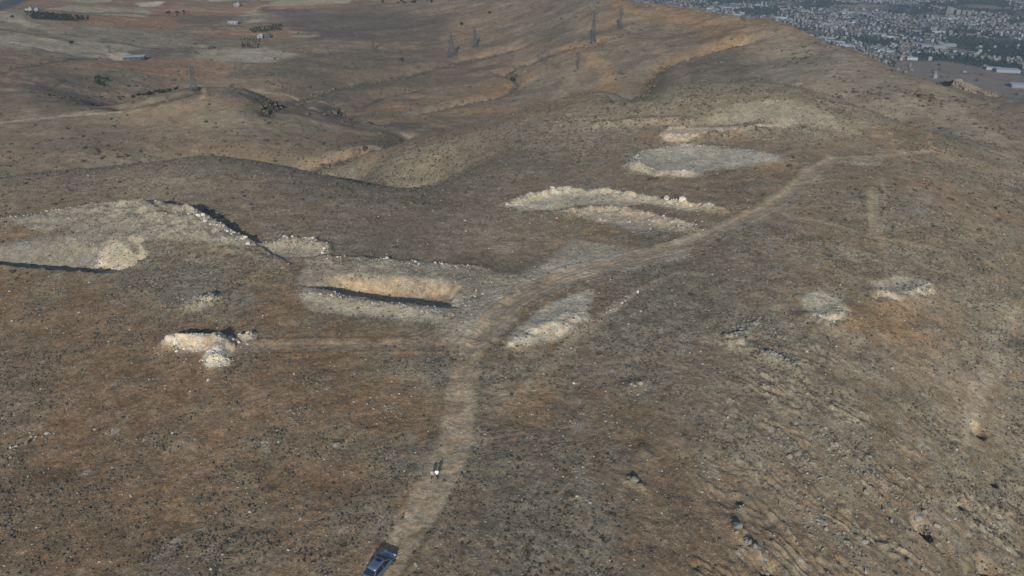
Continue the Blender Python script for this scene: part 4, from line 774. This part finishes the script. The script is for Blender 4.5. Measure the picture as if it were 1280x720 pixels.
# ------------------------------------------------------------------ cliff on the right shoulder
def cliff(pts, hs, label):
    P = [pt(*q) for q in pts]; bm = bmesh.new(); r_ = random.Random(3); grid = []
    n_ = 90
    for i in range(n_):
        u = i / (n_ - 1) * (len(P) - 1); k_ = min(int(u), len(P) - 2); f = u - k_; b_ = P[k_].lerp(P[k_ + 1], f); h = hs[k_] * (1 - f) + hs[k_ + 1] * f
        nrm = Vector((P[k_ + 1].y - P[k_].y, -(P[k_ + 1].x - P[k_].x), 0)).normalized(); h *= .75 + .5 * abs(float(pn(i * .23, 3.3))) * 2
        rowv = []
        for j in range(9):
            v_ = j / 8; off = float(pn(i * .16, j * .3 + 9)) * 1.8 + float(pn(i * .6, j * .6)) * .6
            rowv.append(bm.verts.new((b_.x + nrm.x * (off + (1 - v_) * 2.5), b_.y + nrm.y * (off + (1 - v_) * 2.5), b_.z - 2 + (h + 2) * v_)))
        rowv.append(bm.verts.new((b_.x - nrm.x * 9, b_.y - nrm.y * 9, b_.z + h * .75))); rowv.append(bm.verts.new((b_.x - nrm.x * 16, b_.y - nrm.y * 16, b_.z - 12)))
        grid.append(rowv)
    for a, b in zip(grid, grid[1:]):
        for j in range(len(a) - 1): bm.faces.new((a[j], b[j], b[j + 1], a[j + 1]))
    bmesh.ops.recalc_face_normals(bm, faces=bm.faces[:]); o = link('cliff', bm_mesh('cliff', bm, M_CLIFF, False)); return tag(o, label, 'cliff')
cliff([(1174,104),(1190,107),(1206,112),(1222,117),(1250,121)], [2.5, 4, 3.2, 2, 1.2], 'buff rock cliff breaking out of the right shoulder above the plain')

# ------------------------------------------------------------------ the town on the plain
x, y = [], []
ang = rng.uniform(5, 37, 40000); D = np.sqrt(rng.uniform(1500 ** 2, 4700 ** 2, 40000)); x, y = np.sin(np.radians(ang)) * D, np.cos(np.radians(ang)) * D
U_, V_ = x * ca_ - y * sa_, x * sa_ + y * ca_; U_ = np.round(U_ / 17) * 17 + rng.normal(0, 4, len(x)); V_ = np.round(V_ / 20) * 20 + rng.normal(0, 4, len(x))
x, y = U_ * ca_ + V_ * sa_, -U_ * sa_ + V_ * ca_
_, ui_ = np.unique(np.round(np.stack([x / 11, y / 11], -1)), axis=0, return_index=True); x, y = x[ui_], y[ui_]
dens = ss(-.15, .2, fbm(x, y, 420, 3, 301) + .02 + .25 * np.exp(-((np.degrees(np.arctan2(x, y)) - 26) / 6) ** 2) * (np.hypot(x, y) < 3400)); k = (rng.random(len(x)) < dens * .8) & (town_w(x, y) > .93)
for P_ in GREEN + [[(1120,75),(1180,76),(1290,96),(1290,135),(1170,110),(1120,90)], [(960,2),(1110,6),(1100,11),(965,10)]]:
    k &= ~(inside(W(P_), x, y) & (rng.random(len(x)) > .06))
x, y = x[k], y[k]; nb_ = len(x); L_ = rng.uniform(5, 11, nb_); Wd = rng.uniform(5, 9, nb_); Hh = rng.choice([3.5, 6, 8.5, 11], nb_, p=[.25, .35, .25, .15])
wh = rng.random(nb_) < .04; L_[wh] = rng.uniform(25, 55, wh.sum()); Wd[wh] = rng.uniform(14, 24, wh.sum()); Hh[wh] = 7
zb = gz(x, y); mi = rng.choice(4, nb_, p=[.34, .22, .30, .14]); scr = L_ * Hh / np.hypot(x, y) ** 2; order = np.argsort(-scr); top = order[:230]; rest = order[230:]
HM = {}
for i in top:
    kx = (int(mi[i]), bool(wh[i]))
    if kx not in HM:
        HM[kx] = house_mesh('town_building', 1, 1, 1, M_ROOF if wh[i] and mi[i] != 2 else M_WALLS[kx[0]])
        for v in HM[kx].vertices:                       # unit block: parapet flattened to scale
            if v.co.z > 1: v.co.z = 1 + (v.co.z - 1) * .1
            if abs(v.co.x) < .5 - 1e-4 and v.co.z >= 1: v.co.x = math.copysign(.47, v.co.x)
            if abs(v.co.y) < .5 - 1e-4 and v.co.z >= 1: v.co.y = math.copysign(.47, v.co.y)
    o = link('town_building', HM[kx], loc=(x[i], y[i], zb[i] - .5)); o.scale = (L_[i], Wd[i], Hh[i]); o.rotation_euler = (0, 0, -.35 + random.choice((0, math.pi / 2)))
    q = ['cream', 'white', 'grey', 'pinkish'][mi[i]] if not (wh[i] and mi[i] != 2) else 'pale blue'
    if wh[i]: tag(o, q + ' low shed among the blocks of the distant town', 'shed', 'sheds in the distant town')
    else: tag(o, q + ' flat-roofed block in the distant town', 'building', q + ' blocks of the distant town')
def boxes_mesh(name, ids):
    c = np.array([(-1, -1, 0), (1, -1, 0), (1, 1, 0), (-1, 1, 0), (-1, -1, 1), (1, -1, 1), (1, 1, 1), (-1, 1, 1), (-.9, -.9, 1), (.9, -.9, 1), (.9, .9, 1), (-.9, .9, 1), (-.9, -.9, .92), (.9, -.9, .92), (.9, .9, .92), (-.9, .9, .92)], float)
    f = np.array([(0, 1, 5, 4), (1, 2, 6, 5), (2, 3, 7, 6), (3, 0, 4, 7), (4, 5, 9, 8), (5, 6, 10, 9), (6, 7, 11, 10), (7, 4, 8, 11), (8, 9, 13, 12), (9, 10, 14, 13), (10, 11, 15, 14), (11, 8, 12, 15), (12, 13, 14, 15)])
    sx, sy, sz = L_[ids] / 2, Wd[ids] / 2, Hh[ids]; px3 = c[None, :, 0] * sx[:, None]; py3 = c[None, :, 1] * sy[:, None]; r_ = -.35
    VX = px3 * math.cos(r_) - py3 * math.sin(r_) + x[ids][:, None]; VY = px3 * math.sin(r_) + py3 * math.cos(r_) + y[ids][:, None]; VZ = c[None, :, 2] * sz[:, None] + zb[ids][:, None] - .5
    Vv = np.stack([VX, VY, VZ], -1).reshape(-1, 3); Ff = (f[None] + np.arange(len(ids))[:, None, None] * 16).reshape(-1, 4)
    me = mesh_np(name, Vv, Ff, M_WALLS); me.polygons.foreach_set('material_index', np.repeat(mi[ids], 13).astype('i4')); return me
tag(link('town_blocks', boxes_mesh('town_blocks', rest)), 'mass of small flat-roofed buildings filling the distant town', 'town', kind='stuff')
# tall blocks and sheds one can tell apart
for i, (px, dpx) in enumerate([(1183, 0), (1187, 0), (1191, 0), (1196, 1), (1203, 1), (1210, 1)]):
    p = pt(px, 19 + dpx); build_house('apartment_block', (p.x, p.y, g1(p.x, p.y)), -.2, 15, 15, 34 - 3 * i, M_WALLS[0], 'tall cream apartment block in the row by the dark woods of the town', 'row of tall apartment blocks', None, 'apartment block')
for px, py, L_s, W_s, lb in [(1258,90,60,34,'big pale shed beside the road across the plain'), (1275,109,48,30,'pale blue shed at the right edge of the plain'), (1165,60,70,30,'brightest long white shed at the town edge'), (1185,58,45,24,'long pale shed right of the brightest one'), (928,18,20,16,'white building on its own just beyond the crest')]:
    p = pt(px, py); build_house('shed', (p.x, p.y, g1(p.x, p.y) - .5), -.3, L_s, W_s, 8, M_WALLS[1], lb, None, M_ROOF, 'shed')
ang = rng.uniform(5, 37, 60000); D = np.sqrt(rng.uniform(1500 ** 2, 4700 ** 2, 60000)); x, y = np.sin(np.radians(ang)) * D, np.cos(np.radians(ang)) * D
k = (town_w(x, y) > .93) & (rng.random(len(x)) < (.30 + .7) * ss(-.25, .35, fbm(x, y, 260, 3, 401)))
bare = inside(W([(1120,75),(1180,76),(1290,96),(1290,135),(1170,110),(1120,90)]), x, y); k &= ~(bare & (rng.random(len(x)) > .03)); x, y = x[k], y[k]
gn_cover('town_trees', np.stack([x, y, gz(x, y) + 2], -1), rng.uniform(2.0, 4.5, len(x)), mat('town_leaf', (.032, .042, .036), .9, noise=.4), 'dark trees and groves between the buildings of the town', 'trees', .8, 2, .9)

# ------------------------------------------------------------------ air
bm = bmesh.new(); bx(bm, (2000, 12000, (-365 + 90) / 2), (60000, 30000, 455))
hz = bpy.data.materials.new('thin_haze'); hz.use_nodes = True; t = hz.node_tree; t.nodes.remove(t.nodes['Principled BSDF']); pv = t.nodes.new('ShaderNodeVolumePrincipled')
pv.inputs['Color'].default_value = (.6, .78, 1, 1); pv.inputs['Density'].default_value = .00007; pv.inputs['Anisotropy'].default_value = .2; t.links.new(pv.outputs[0], t.nodes['Material Output'].inputs['Volume'])
tag(link('haze', bm_mesh('haze', bm, hz)), 'thin blue haze over the distant plain', 'haze', kind='stuff')
